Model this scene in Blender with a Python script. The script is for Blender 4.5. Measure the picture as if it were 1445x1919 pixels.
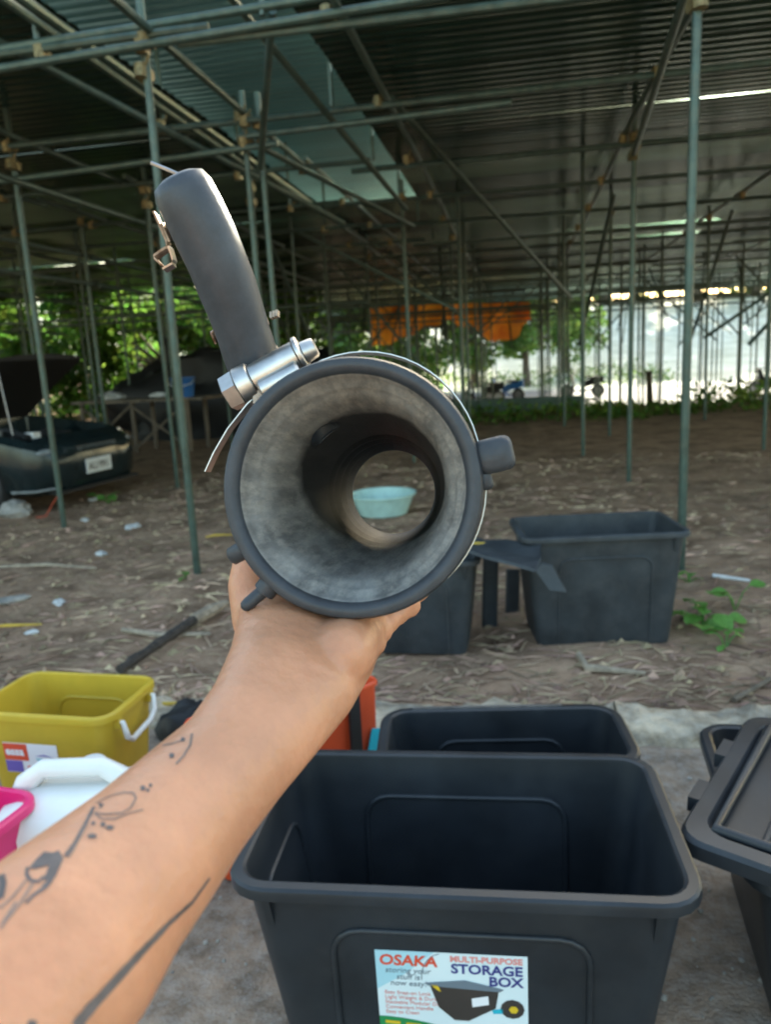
import bpy, bmesh, math, random
import numpy as np
from mathutils import Vector, Matrix, noise
from mathutils.bvhtree import BVHTree
R = math.radians
rnd = random.Random(11)
for o in list(bpy.data.objects): bpy.data.objects.remove(o)
scene = bpy.context.scene
COL = scene.collection

# ------------------------------------------------------------ camera, sky, sun, exposure
PITCH, YAW, ROLL, CAMZ = R(11.5), R(10), R(3), 1.30
fw = Vector((-math.sin(YAW)*math.cos(PITCH), math.cos(YAW)*math.cos(PITCH), -math.sin(PITCH)))
r0 = Vector((math.cos(YAW), math.sin(YAW), 0)); u0 = r0.cross(fw)
CR = r0*math.cos(ROLL) - u0*math.sin(ROLL); CU = u0*math.cos(ROLL) + r0*math.sin(ROLL)
CP = Vector((0, 0, CAMZ))
cd = bpy.data.cameras.new('camera'); cam = bpy.data.objects.new('camera', cd); COL.objects.link(cam)
cam.matrix_world = Matrix(((CR.x, CU.x, -fw.x, 0), (CR.y, CU.y, -fw.y, 0), (CR.z, CU.z, -fw.z, CAMZ), (0, 0, 0, 1)))
cd.sensor_fit = 'HORIZONTAL'; cd.sensor_width = 36; cd.lens = 36; cd.clip_start = .02; cd.clip_end = 2000
cd.dof.use_dof = True; cd.dof.focus_distance = .62; cd.dof.aperture_fstop = 11
scene.camera = cam
SUN_EL, SUN_AZ = R(24.5), R(14)                     # in front of the camera, a little to the right
w = bpy.data.worlds.new('World'); scene.world = w; w.use_nodes = True
nt = w.node_tree; bg = nt.nodes['Background']; sk = nt.nodes.new('ShaderNodeTexSky')
sk.sky_type = 'NISHITA'; sk.sun_disc = False; sk.sun_elevation = SUN_EL; sk.sun_rotation = SUN_AZ
sk.air_density = 1.2; sk.dust_density = 3.0; sk.ozone_density = 1.0
nt.links.new(sk.outputs[0], bg.inputs[0]); bg.inputs[1].default_value = .15
sd = bpy.data.lights.new('sun', 'SUN'); sd.energy = 4.0; sd.angle = R(.6); sd.color = (1, .95, .87)
so = bpy.data.objects.new('sun', sd); COL.objects.link(so)
sdir = Vector((math.sin(SUN_AZ)*math.cos(SUN_EL), math.cos(SUN_AZ)*math.cos(SUN_EL), math.sin(SUN_EL)))
so.rotation_euler = sdir.to_track_quat('Z', 'Y').to_euler(); so.location = (4, 20, 30)
scene.view_settings.view_transform = 'Standard'; scene.view_settings.look = 'None'
scene.view_settings.exposure = 2.2; scene.view_settings.gamma = 1.0
scene.view_settings.use_curve_mapping = False
scene.view_settings.use_white_balance = True; scene.view_settings.white_balance_temperature = 7100; scene.view_settings.white_balance_tint = 2

def ray(px, py): return fw + CR*((px-722.5)/1445) - CU*((py-959.5)/1445)
def at(px, py, depth): return CP + ray(px, py)*depth
def atz(px, py, z=0):
    d = ray(px, py); return CP + d*((z-CAMZ)/d.z)
def aty(px, py, Y):
    d = ray(px, py); return CP + d*(Y/d.y)

# ------------------------------------------------------------ helpers
class G:
    def __init__(s): s.v = []; s.f = []
    def add(s, vs, fs):
        b = len(s.v); s.v += [tuple(p) for p in vs]; s.f += [tuple(i+b for i in f) for f in fs]; return s
    def box(s, c, d, M=None):
        x, y, z = d[0]/2, d[1]/2, d[2]/2
        vs = [Vector((i*x, j*y, k*z)) for i in (-1, 1) for j in (-1, 1) for k in (-1, 1)]
        vs = [(M @ p if M else p) + Vector(c) for p in vs]
        return s.add(vs, [(0, 1, 3, 2), (4, 6, 7, 5), (0, 4, 5, 1), (2, 3, 7, 6), (0, 2, 6, 4), (1, 5, 7, 3)])
    def loft(s, rings, c0=True, c1=True, closed=False):
        n = len(rings[0]); vs = [p for r in rings for p in r]; fs = []
        m = len(rings)
        for i in range(m if closed else m-1):
            a, b = i*n, ((i+1) % m)*n
            for j in range(n): fs.append((a+j, a+(j+1) % n, b+(j+1) % n, b+j))
        if not closed:
            if c0: fs.append(tuple(range(n-1, -1, -1)))
            if c1: fs.append(tuple(range((m-1)*n, m*n)))
        return s.add(vs, fs)
    def tube(s, pts, r, n=10, flat=None, cap=True, up=None):
        pts = [Vector(p) for p in pts]; m = len(pts); rings = []; pu = None
        for i, p in enumerate(pts):
            t = (pts[min(i+1, m-1)] - pts[max(i-1, 0)]).normalized()
            if pu is None:
                pu = (Vector(up) if up else (Vector((0, 0, 1)) if abs(t.z) < .9 else Vector((1, 0, 0))))
            u = (pu - t*pu.dot(t)).normalized(); v = t.cross(u); pu = u
            ri = r[i] if isinstance(r, (list, tuple)) else r
            ru, rv = (ri*flat, ri) if flat else (ri, ri)
            rings.append([p + u*(ru*math.cos(2*math.pi*k/n)) + v*(rv*math.sin(2*math.pi*k/n)) for k in range(n)])
        return s.loft(rings, cap, cap)
    def lathe(s, prof, n=24, M=None, closed=False):
        rings = []
        for r, z in prof:
            ring = [Vector((r*math.cos(2*math.pi*k/n), r*math.sin(2*math.pi*k/n), z)) for k in range(n)]
            rings.append([M @ p for p in ring] if M else ring)
        return s.loft(rings, True, True, closed)
    def poly(s, pts, ext):
        n = len(pts); e = Vector(ext)
        return s.add([Vector(p) for p in pts] + [Vector(p)+e for p in pts],
            [tuple(range(n-1, -1, -1)), tuple(range(n, 2*n))] + [(i, (i+1) % n, n+(i+1) % n, n+i) for i in range(n)])
    def blob(s, c, d, seed=0, amp=.2, nu=18, nv=12, fl=None):
        vs = []; fs = []
        for j in range(nv+1):
            ph = math.pi*j/nv
            for i in range(nu):
                th = 2*math.pi*i/nu
                p = Vector((math.sin(ph)*math.cos(th), math.sin(ph)*math.sin(th), math.cos(ph)))
                k = 1 + amp*noise.noise(p*1.7 + Vector((seed*3.1, seed, 0))) + amp*.5*noise.noise(p*4 + Vector((seed, 0, seed)))
                q = Vector((p.x*d[0]*k, p.y*d[1]*k, p.z*d[2]*k)) + Vector(c)
                if fl is not None: q.z = max(q.z, fl)
                vs.append(q)
        for j in range(nv):
            for i in range(nu): fs.append((j*nu+i, (j+1)*nu+i, (j+1)*nu+(i+1) % nu, j*nu+(i+1) % nu))
        return s.add(vs, fs)
    def mesh(s, name, ang=38):
        me = bpy.data.meshes.new(name); me.from_pydata(s.v, [], s.f); me.update()
        if ang:
            bm = bmesh.new(); bm.from_mesh(me); bmesh.ops.recalc_face_normals(bm, faces=bm.faces); bm.to_mesh(me); bm.free()
            me.shade_smooth(); me.set_sharp_from_angle(angle=R(ang))
        return me
    def build(s, name, mat, parent=None, ang=38):
        return ob(name, s.mesh(name, ang), mat, parent)

def ob(name, me, mat=None, parent=None, loc=None, rot=None):
    o = bpy.data.objects.new(name, me); COL.objects.link(o)
    if mat is not None and me is not None and len(me.materials) == 0: me.materials.append(mat)
    if parent is not None: o.parent = parent
    if loc is not None: o.location = loc
    if rot is not None: o.rotation_euler = rot
    return o
def tag(o, label, cat, group=None):
    o['label'] = label; o['category'] = cat
    if group: o['group'] = group
    return o
def thing(name, label, cat, loc=(0, 0, 0), rz=0, group=None, rot=None):
    o = bpy.data.objects.new(name, None); COL.objects.link(o); o.empty_display_size = .1
    o.location = loc; o.rotation_euler = rot if rot else (0, 0, rz)
    return tag(o, label, cat, group)
def struct(o): o['kind'] = 'structure'; return o
def stuff(o): o['kind'] = 'stuff'; return o
def copy_tree(o, parent=None):
    c = o.copy(); COL.objects.link(c); c.parent = parent
    for ch in list(o.children): copy_tree(ch, c)
    return c

def pm(name, col, rough=.5, metal=0., var=.2, scale=6., bump=0., bscale=60., col2=None, dust=0., dcol=(.3, .28, .25),
       trans=0., sss=0., stretch=(1, 1, 1), spec=.5, rvar=.12, island=0., lo=.35, hi=.65, alpha=1.):
    m = bpy.data.materials.new(name); m.use_nodes = True; n = m.node_tree; L = n.links
    b = n.nodes['Principled BSDF']; N = lambda t: n.nodes.new(t)
    tc = N('ShaderNodeTexCoord'); mp = N('ShaderNodeMapping'); mp.inputs['Scale'].default_value = stretch
    L.new(tc.outputs['Object'], mp.inputs[0])
    nz = N('ShaderNodeTexNoise'); nz.inputs['Scale'].default_value = scale; nz.inputs['Detail'].default_value = 8; nz.inputs['Roughness'].default_value = .6
    L.new(mp.outputs[0], nz.inputs['Vector'])
    cr = N('ShaderNodeValToRGB'); cr.color_ramp.elements[0].position = lo; cr.color_ramp.elements[1].position = hi
    c1 = [max(0, c*(1-var)) for c in col]; c2 = col2 if col2 else [min(1, c*(1+var)) for c in col]
    cr.color_ramp.elements[0].color = (*c1, 1); cr.color_ramp.elements[1].color = (*c2, 1)
    L.new(nz.outputs[0], cr.inputs[0]); cout = cr.outputs[0]
    if dust:
        dz = N('ShaderNodeTexNoise'); dz.inputs['Scale'].default_value = scale*2.3; dz.inputs['Detail'].default_value = 10; dz.inputs['Roughness'].default_value = .75
        L.new(mp.outputs[0], dz.inputs['Vector'])
        dr = N('ShaderNodeMapRange'); dr.inputs[1].default_value = .45; dr.inputs[2].default_value = .75; dr.inputs[4].default_value = dust
        L.new(dz.outputs[0], dr.inputs[0])
        mx = N('ShaderNodeMixRGB'); L.new(dr.outputs[0], mx.inputs[0]); L.new(cout, mx.inputs[1]); mx.inputs[2].default_value = (*dcol, 1); cout = mx.outputs[0]
    if island:
        ge = N('ShaderNodeNewGeometry'); hs = N('ShaderNodeHueSaturation')
        mr = N('ShaderNodeMapRange'); mr.inputs[3].default_value = 1-island; mr.inputs[4].default_value = 1+island
        L.new(ge.outputs['Random Per Island'], mr.inputs[0]); L.new(mr.outputs[0], hs.inputs['Value'])
        mr2 = N('ShaderNodeMapRange'); mr2.inputs[3].default_value = .5-.035*island*2; mr2.inputs[4].default_value = .5+.035*island*2
        mu = N('ShaderNodeMath'); mu.operation = 'FRACT'; mm = N('ShaderNodeMath'); mm.operation = 'MULTIPLY'; mm.inputs[1].default_value = 17.3
        L.new(ge.outputs['Random Per Island'], mm.inputs[0]); L.new(mm.outputs[0], mu.inputs[0]); L.new(mu.outputs[0], mr2.inputs[0]); L.new(mr2.outputs[0], hs.inputs['Hue'])
        L.new(cout, hs.inputs['Color']); cout = hs.outputs[0]
    L.new(cout, b.inputs['Base Color'])
    rr = N('ShaderNodeMapRange'); rr.inputs[3].default_value = max(.02, rough-rvar); rr.inputs[4].default_value = min(1, rough+rvar)
    L.new(nz.outputs[0], rr.inputs[0]); L.new(rr.outputs[0], b.inputs['Roughness'])
    b.inputs['Metallic'].default_value = metal; b.inputs['Specular IOR Level'].default_value = spec
    if sss:
        b.inputs['Subsurface Weight'].default_value = sss; b.inputs['Subsurface Radius'].default_value = (1, .35, .2); b.inputs['Subsurface Scale'].default_value = .006
    if bump:
        bz = N('ShaderNodeTexNoise'); bz.inputs['Scale'].default_value = bscale; bz.inputs['Detail'].default_value = 6
        L.new(mp.outputs[0], bz.inputs['Vector']); bp = N('ShaderNodeBump'); bp.inputs['Strength'].default_value = 1; bp.inputs['Distance'].default_value = bump
        L.new(bz.outputs[0], bp.inputs['Height']); L.new(bp.outputs[0], b.inputs['Normal'])
    out = n.nodes['Material Output']
    if trans:
        tl = N('ShaderNodeBsdfTranslucent'); L.new(cout, tl.inputs[0]); ms = N('ShaderNodeMixShader'); ms.inputs[0].default_value = trans
        L.new(b.outputs[0], ms.inputs[1]); L.new(tl.outputs[0], ms.inputs[2]); L.new(ms.outputs[0], out.inputs[0])
    return m

M = {}
M['dirt'] = pm('dirt', (.24, .138, .084), .95, var=.5, scale=2.6, bump=.03, bscale=14, col2=(.46, .295, .19), dust=.6, dcol=(.56, .40, .27), lo=.3, hi=.72, spec=.2)
M['pave'] = pm('pavement_concrete', (.27, .20, .145), .9, var=.35, scale=13, bump=.006, bscale=110, dust=.75, dcol=(.42, .39, .35), spec=.25)
M['kerb'] = pm('kerb_concrete', (.46, .37, .26), .95, var=.5, scale=9, bump=.02, bscale=30, dust=.6, dcol=(.55, .53, .46))
M['road'] = pm('asphalt', (.16, .16, .17), .85, var=.25, scale=3, bump=.003)
M['bank'] = pm('dry_bank', (.52, .53, .40), .95, var=.2, scale=.4, col2=(.66, .66, .55))
M['pole'] = pm('galvanised_pole', (.058, .095, .078), .42, .4, var=.25, scale=9, dust=.35, dcol=(.2, .18, .12))
M['coupler'] = pm('coupler_zinc', (.20, .17, .08), .5, .6, var=.4, scale=40, dust=.6, dcol=(.22, .10, .04))
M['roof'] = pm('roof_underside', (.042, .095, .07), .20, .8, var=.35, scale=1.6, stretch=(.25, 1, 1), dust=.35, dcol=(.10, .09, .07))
M['roof_streak'] = pm('reflection_streak_sheet', (.26, .40, .33), .24, .85, var=.3, scale=1.6, stretch=(.25, 1, 1))  # paler sheet colour standing in for bright reflections on the roof
M['teal'] = pm('teal_sheet', (.20, .40, .44), .4, .2, var=.15, scale=2, stretch=(.3, 1, 1))
M['blackp'] = pm('black_polypropylene', (.016, .020, .025), .42, var=.3, scale=5, dust=.08, dcol=(.14, .13, .12), rvar=.1)
M['blackw'] = pm('weathered_black_plastic', (.03, .036, .04), .6, var=.3, scale=6, dust=.22, dcol=(.15, .14, .13))
M['rubber'] = pm('black_rubber', (.032, .038, .045), .5, var=.25, scale=30, dust=.12, dcol=(.14, .14, .14), bump=.0002, bscale=400)
M['hose'] = pm('hose_rubber', (.04, .047, .056), .45, var=.3, scale=25, dust=.3, dcol=(.09, .105, .12), bump=.0003, bscale=150)
M['bore'] = pm('scuffed_dusty_shaded_bore', (.22, .215, .20), .62, var=.4, scale=38, dust=.75, dcol=(.50, .46, .39), bump=.0009, bscale=60, stretch=(1.6, 1.6, .35))
M['steel'] = pm('stainless', (.52, .50, .47), .36, 1, var=.15, scale=60, rvar=.1)
M['rust'] = pm('rusty_spring', (.20, .09, .05), .5, .7, var=.5, scale=90, col2=(.5, .42, .34))
M['skin'] = pm('skin', (.58, .272, .150), .40, var=.13, scale=22, sss=.25, bump=.0009, bscale=170, spec=.5, dust=.25, dcol=(.52, .22, .14))
M['ink'] = pm('tattoo_ink', (.11, .09, .085), .55, var=.3, scale=80)
M['ink2'] = pm('tattoo_ink_faded', (.24, .16, .125), .55, var=.25, scale=80)
M['yellow'] = pm('yellow_plastic', (.72, .52, .06), .35, var=.08, scale=5, trans=.3)
M['white'] = pm('white_plastic', (.80, .80, .77), .4, var=.04, scale=5, dust=.1, dcol=(.5, .4, .3))
M['pink'] = pm('pink_plastic', (.75, .02, .16), .35, var=.08, scale=5)
M['orange'] = pm('orange_red_plastic', (.65, .075, .022), .45, var=.1, scale=5)
M['cyan'] = pm('cyan_tag', (.02, .45, .58), .4, var=.05)
M['paper'] = pm('label_paper', (.72, .82, .84), .35, var=.03)
M['red_ink'] = pm('red_print', (.75, .09, .04), .4, var=.03)
M['pinkred'] = pm('pink_print', (.80, .30, .27), .4, var=.03)
M['navy'] = pm('navy_print', (.04, .045, .22), .4, var=.03)
M['grey_ink'] = pm('grey_print', (.16, .20, .24), .4, var=.03)
M['green_ink'] = pm('green_print', (.02, .26, .08), .4, var=.03)
M['yel_ink'] = pm('yellow_print', (.75, .5, .03), .4, var=.03)
M['brown_ink'] = pm('dark_print', (.05, .04, .035), .4, var=.1)
M['whitepr'] = pm('white_print', (.85, .85, .87), .4, var=.02)
M['skyprint'] = pm('sky_print', (.40, .66, .74), .4, var=.05)
M['violet'] = pm('violet_print', (.17, .12, .45), .4, var=.05)
M['car'] = pm('dark_green_car_paint', (.012, .022, .024), .16, .2, var=.2, scale=4, dust=.08, dcol=(.12, .11, .1))
M['carblack'] = pm('engine_bay', (.012, .012, .012), .7, var=.4, scale=14)
M['glass'] = pm('dark_glass', (.01, .012, .012), .06, var=.1)
M['lamp'] = pm('lamp_lens', (.35, .38, .38), .12, .4, var=.2, scale=30)
M['tyre'] = pm('tyre', (.03, .03, .03), .8, var=.3, scale=20, dust=.5, dcol=(.15, .13, .11))
M['rim'] = pm('alloy', (.3, .3, .3), .4, .9, var=.2, scale=20)
M['plate'] = pm('number_plate', (.62, .64, .62), .5, var=.08, scale=20)
M['tarpb'] = pm('black_tarp', (.012, .012, .013), .6, var=.4, scale=3)
M['tarpo'] = pm('orange_tarp', (.75, .16, .035), .6, var=.25, scale=1.2, trans=.75, col2=(.85, .36, .05))
M['blue'] = pm('blue_plastic', (.02, .13, .38), .4, var=.1)
M['mint'] = pm('mint_plastic', (.42, .62, .56), .45, var=.1, scale=9)
M['wood'] = pm('grey_wood', (.16, .125, .09), .85, var=.4, scale=9, stretch=(1, 1, .2))
M['woodp'] = pm('pale_wood', (.36, .29, .21), .85, var=.35, scale=20)
M['char'] = pm('charred_wood', (.05, .04, .032), .9, var=.5, scale=30, dust=.4, dcol=(.14, .11, .09), bump=.01, bscale=50)
M['bark'] = pm('bark', (.12, .095, .07), .95, var=.4, scale=6, bump=.02, bscale=14)
M['leaf'] = pm('tree_leaf', (.11, .21, .035), .5, var=.3, scale=.5, trans=.6, island=.5)
M['leafy'] = pm('young_leaf', (.13, .22, .05), .5, var=.3, scale=.5, trans=.5, island=.45)
M['weed'] = pm('weed_leaf', (.12, .32, .06), .5, var=.2, scale=6, trans=.35, island=.2)
M['litter'] = pm('dry_litter', (.30, .19, .115), .95, var=.5, scale=.9, col2=(.56, .40, .27), island=.45)
M['straw'] = pm('straw_yellow', (.55, .36, .05), .7, var=.2)
M['stone'] = pm('stone', (.30, .28, .25), .9, var=.35, scale=14, bump=.004, bscale=40)
M['scrap'] = pm('pale_scrap', (.62, .62, .60), .7, var=.15, scale=9)
M['wall'] = pm('green_wall', (.10, .15, .125), .8, var=.3, scale=2)

def dust_and_shade(m):                                   # dust in mouth and lower bore; shade of the upper wall painted in black
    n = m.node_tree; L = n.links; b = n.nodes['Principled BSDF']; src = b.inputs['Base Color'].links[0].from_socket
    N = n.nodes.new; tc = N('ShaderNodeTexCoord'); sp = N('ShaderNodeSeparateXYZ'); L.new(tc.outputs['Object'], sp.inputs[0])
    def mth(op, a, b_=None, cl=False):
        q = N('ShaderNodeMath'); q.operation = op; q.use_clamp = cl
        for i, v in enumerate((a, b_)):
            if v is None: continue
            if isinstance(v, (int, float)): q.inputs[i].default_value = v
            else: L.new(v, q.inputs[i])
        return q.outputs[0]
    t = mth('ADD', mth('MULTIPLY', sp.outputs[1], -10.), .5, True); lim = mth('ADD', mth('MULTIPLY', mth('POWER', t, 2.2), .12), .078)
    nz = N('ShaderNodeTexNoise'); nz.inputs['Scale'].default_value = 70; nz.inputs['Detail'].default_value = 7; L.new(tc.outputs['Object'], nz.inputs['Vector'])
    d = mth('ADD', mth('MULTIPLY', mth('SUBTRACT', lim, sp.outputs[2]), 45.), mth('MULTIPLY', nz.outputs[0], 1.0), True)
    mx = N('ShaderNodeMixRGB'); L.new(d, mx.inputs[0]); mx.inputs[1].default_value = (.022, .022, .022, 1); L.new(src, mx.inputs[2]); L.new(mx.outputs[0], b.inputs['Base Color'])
dust_and_shade(M['bore'])

# ------------------------------------------------------------ terrain
def sst(a, b, x):
    t = min(1, max(0, (x-a)/(b-a))); return t*t*(3-2*t)
def gz(x, y):
    z = -.9*sst(17, 20.5, y)*sst(-7, -3, x)
    z += 7*sst(44, 95, y) + 3*sst(26, 60, y)*sst(-4, -16, x)
    if 2.55 < y < 40:
        k = sst(2.55, 3.2, y)
        z += k*(.05*noise.noise((x*.5, y*.5, 3)) + .022*noise.noise((x*2.1, y*2.1, 1)) + .010*noise.noise((x*7, y*7, 5)))
    if y <= 2.55: z -= .06
    return z
def axis(parts):
    o = []
    for a, b, s in parts:
        n = max(1, int(round((b-a)/s))); o += [a+(b-a)*i/n for i in range(n)]
    return o + [parts[-1][1]]
xs = axis([(-400, -60, 40), (-60, -14, 3), (-14, -4, .35), (-4, 3, .055), (3, 14, .35), (14, 60, 3), (60, 400, 40)])
ys = axis([(-120, -10, 12), (-10, 2.3, 1.2), (2.3, 6.5, .055), (6.5, 20, .3), (20, 100, 2.2), (100, 600, 50)])
nx = len(xs)
gr = G(); gr.v = [(x, y, gz(x, y)) for y in ys for x in xs]
gr.f = [(j*nx+i, j*nx+i+1, (j+1)*nx+i+1, (j+1)*nx+i) for j in range(len(ys)-1) for i in range(nx-1)]
ground = struct(gr.build('ground', M['dirt'], ang=0)); ground.data.shade_smooth()
ground.data.materials.append(M['bank'])
for p in ground.data.polygons:
    if p.center.y > 41 : p.material_index = 1
# near concrete apron, broken kerb edge, road
pv = G().box((0, -2.8, -.055), (30, 10.5, .11)); struct(pv.build('pavement', M['pave']))
kb = None
kx = -4.0; first = True
kerb = bpy.data.objects.new('kerb', None); COL.objects.link(kerb); struct(kerb)
while kx < 4:
    L_ = rnd.uniform(.3, .65)
    g = G(); nseg = 14; rings = []
    for i in range(nseg+1):
        x = kx + L_*i/nseg - .004
        e = lambda s: .036*noise.noise((x*6, s*3.7, 2)) + .022*noise.noise((x*17, s*5, 7))
        top = .045 + e(1)
        rings.append([(x, 2.40+e(2), -.10), (x, 2.42+e(3), top-.02), (x, 2.46+e(4), top), (x, 2.60+e(5), top+e(6)*.5), (x, 2.66+e(7), top-.03), (x, 2.68+e(8), -.10)])
    g.loft(rings); g.build('kerb_stone', M['kerb'], kerb, ang=50); kx += L_ + rnd.uniform(-.003, .008)
rd = G(); n = 30
rd.add([(x, y, -.9+.02+.0) for y in (27.5, 40.5) for x in (-6, 60)], [(0, 1, 3, 2)]); struct(rd.build('road', M['road'], ang=0))

# ------------------------------------------------------------ scaffold shed
shed = thing('scaffold_shed', 'long open shed of clamped steel scaffold poles under dark corrugated roof sheets', 'shed', (0, 0, 0))
rows = [4.45, 5.95, 7.65] + [9.4+1.75*i for i in range(15)]
cols = [-12.4+1.9*i for i in range(14)]
RZ = 3.30
postcache = {}
def post(x, y, top=RZ, r=.0242, lean=(0, 0)):
    zb = gz(x, y) - .05; key = (round(top-zb, 1), r)
    if key not in postcache:
        h = key[0]; postcache[key] = G().tube([(0, 0, 0), (0, 0, h*.5), (0, 0, h)], r, 10).mesh('post')
    return ob('post', postcache[key], M['pole'], shed, (x, y, zb), (lean[0], lean[1], 0))
explicit = [(-2.02, 4.457), (.898, 4.42), (-3.87, 5.95), (-1.95, 5.95), (-1.86, 6.02), (-3.64, 7.76), (1.047, 7.6), (-2.65, 8.1),
            (1.31, 11.5), (3.325, 11.24), (-8.08, 13.99), (-6.2, 9.4), (-5.15, 7.9+1.2), (-4.3, 11.2), (-1.25, 9.3), (3.4, 7.7), (6.0, 7.6), (-7.9, 5.9), (-6.0, 4.45), (3.9, 4.45)]
for x, y in explicit: post(x, y, lean=(rnd.uniform(-.006, .006), rnd.uniform(-.006, .006)))
npost = len(explicit)
for y in rows[3:]:
    for x in cols:
        if y > 19.5 and x < -7.2: continue
        if abs(x) < 14 and rnd.random() < .12: continue
        xx, yy = x+rnd.uniform(-.25, .25), y+rnd.uniform(-.2, .2)
        if any(math.hypot(xx-a, yy-b) < .5 for a, b in explicit): continue
        post(xx, yy, lean=(rnd.uniform(-.01, .01), rnd.uniform(-.01, .01))); npost += 1
def pipe(name, a, b, r=.0242, n=9):
    a, b = Vector(a), Vector(b)
    g = G().tube([a, a.lerp(b, .5) - Vector((0, 0, .004)), b], r, n); return g.build(name, M['pole'], shed)
for k, y in enumerate(rows):                                   # pipes running across
    x = -13.2 if y < 19.6 else -7.4
    j = 0
    while x < 13:
        L_ = rnd.uniform(5.2, 6.2); z = 3.02 + .05*(j % 2) + rnd.uniform(-.03, .03)
        pipe('ledger', (x-.18, y-.05, z), (min(x+L_, 13.4), y-.05, z+rnd.uniform(-.03, .03)), n=8 if y < 12 else 6); x += L_; j += 1
pipe('ledger', (-4.6, 4.40, 3.07), (-.1, 4.40, 3.17)); pipe('ledger', (-4.6, 4.36, 2.94), (1.3, 4.36, 3.12))
pipe('ledger', (-4.4, 5.9, 2.78), (-1.7, 5.9, 2.86)); pipe('ledger', (-2.0, 5.9, 2.93), (.0, 5.9, 2.97))
for k, x in enumerate([-11.4, -9.5, -7.6, -5.15, -3.82, -2.62, -1.98, -.95, .97, 2.9, 4.8, 6.7, 9, 11.2]):        # running away from the camera
    y = 2.2; j = 0
    yend = 19.4 if x < -7.2 else 34.4
    while y < yend:
        L_ = rnd.uniform(5.3, 6.3); z = (3.20 if x == -2.62 else 3.10) + .05*(j % 2)
        pipe('runner', (x+.05, y-.1, z), (x+.05+rnd.uniform(-.05, .05), min(y+L_, yend), z), n=8 if y < 10 else 6); y += L_; j += 1
for x, z in ((-5.2, 2.66), (-5.12, 2.32), (-3.75, 2.74), (-7.8, 2.5), (-9.4, 2.1)):
    pipe('runner', (x, 3.4, z), (x, 9.4, z+.02)); pipe('runner', (x+.05, 9.2, z), (x, 15.4, z-.02), n=6)
for y in rows[5:]:                                             # lower rails far in
    for z in (2.2, 2.6):
        if rnd.random() < .55: pipe('ledger', (rnd.uniform(-12, -6) if y < 19 else -6.8, y+.05, z), (rnd.uniform(-3, 12), y+.05, z+rnd.uniform(-.05, .05)), n=6)
for a, b in (((-2.95, 4.4, 3.2), (-1.6, 7.6, 2.55)), ((-2.0, 5.95, 2.95), (-1.15, 9.4, 2.75)), ((-1.85, 5.9, 2.7), (-1.3, 4.6, 3.2)), ((-1.5, 4.45, 3.25), (-1.05, 8.0, 2.7)),
             ((-.9, 6.3, 3.2), (.9, 13, 2.0)), ((4.4, 9.4, 3.2), (2.6, 9.5, 1.2)), ((5.2, 11.3, 3.1), (2.5, 11.2, 1.3)), ((1.1, 9.4, 2.9), (1.0, 13, 1.3)), ((.9, 4.45, 3.1), (1.05, 7.6, 2.9))):
    pipe('brace', a, b)
for i in range(60):
    y = rnd.choice(rows[4:]); x = rnd.uniform(-6.5, 9); s = rnd.choice((-1, 1))
    if rnd.random() < .5: pipe('brace', (x, y+.08, 3.15), (x+s*rnd.uniform(1.5, 2.4), y+.08, rnd.uniform(1.0, 2.0)), n=6)
    else: pipe('brace', (x, y, 3.15), (x+rnd.uniform(-.2, .2), y+s*1.8, rnd.uniform(1.2, 2.0)), n=6)
cp = G().tube([(-.035, 0, 0), (.035, 0, 0)], .036, 8).tube([(0, -.05, -.035), (0, -.05, .035)], .036, 8).tube([(.0, .0, .02), (.0, .075, .045)], .008, 6).tube([(.03, -.05, .03), (.06, -.06, .075)], .008, 6).box((0, -.03, .04), (.05, .04, .02)).mesh('coupler')
for x, y in explicit:
    for z in ((3.04, 2.9) if y < 9 else (3.04,)):
        ob('coupler', cp, M['coupler'], shed, (x, y-.0, z), (rnd.uniform(-.2, .2), 0, rnd.uniform(-.4, .4)))
for y in rows[:7]:
    for x in (-2.62, -1.98, -.95, .97, 2.9, 4.8, -5.15):
        ob('coupler', cp, M['coupler'], shed, (x, y, 3.06), (rnd.uniform(-.2, .2), 0, rnd.uniform(-.4, .4)))
# roof sheets: waves run across, sheets lap each other
def sheet(L_, W_=.86, pitch=.125):
    prof = []; k = 0
    while k*pitch < W_+.01:
        prof += [(k*pitch+d, z) for d, z in ((0, 0), (.02, -.0014), (.045, .0005), (.065, 0), (.072, -.006), (.078, -.0075), (.104, -.0075), (.112, -.006))]; k += 1
    g = G()
    for y, z in prof:
        for x in (0, L_*.5, L_): g.v.append((x, y, z))
    for i in range(len(prof)-1):
        for k in range(2): a = i*3+k; g.f.append((a, a+1, a+4, a+3))
    me = g.mesh('roof_sheet', 0); me.shade_smooth(); me.set_sharp_from_angle(angle=R(35)); return me
def roof(x0, x1, y0, y1, z, nx_, name, mat):
    L_ = (x1-x0)/nx_; me = sheet(L_+.12); me_b = me.copy(); me_b.materials.append(M['roof_streak'])
    for i in range(nx_):
        y = y0; j = 0
        while y < y1:
            new = name == 'roof_sheet' and y > 8.5 and rnd.random() < .4  # picks the sheets whose paler colour imitates reflected streaks
            ob(name, me_b if new else me, None if new else mat, shed, (x0+L_*i-.06, y, z+.012*(i % 2)+.004*(j % 2)+rnd.uniform(0, .004)), (rnd.uniform(-.007, .004), rnd.uniform(-.0025, .0025), rnd.uniform(-.002, .002)))  # new: sheets in the paler colour that imitates reflected streaks
            y += .75; j += 1
Y0 = 3.75
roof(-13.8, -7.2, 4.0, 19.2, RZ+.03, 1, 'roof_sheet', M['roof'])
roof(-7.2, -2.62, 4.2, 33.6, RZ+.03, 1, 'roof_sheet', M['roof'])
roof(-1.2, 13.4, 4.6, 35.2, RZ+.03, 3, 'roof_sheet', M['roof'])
roof(-2.6, -1.22, 11.1, 33.6, RZ+.05, 1, 'roof_sheet', M['roof'])
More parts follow.
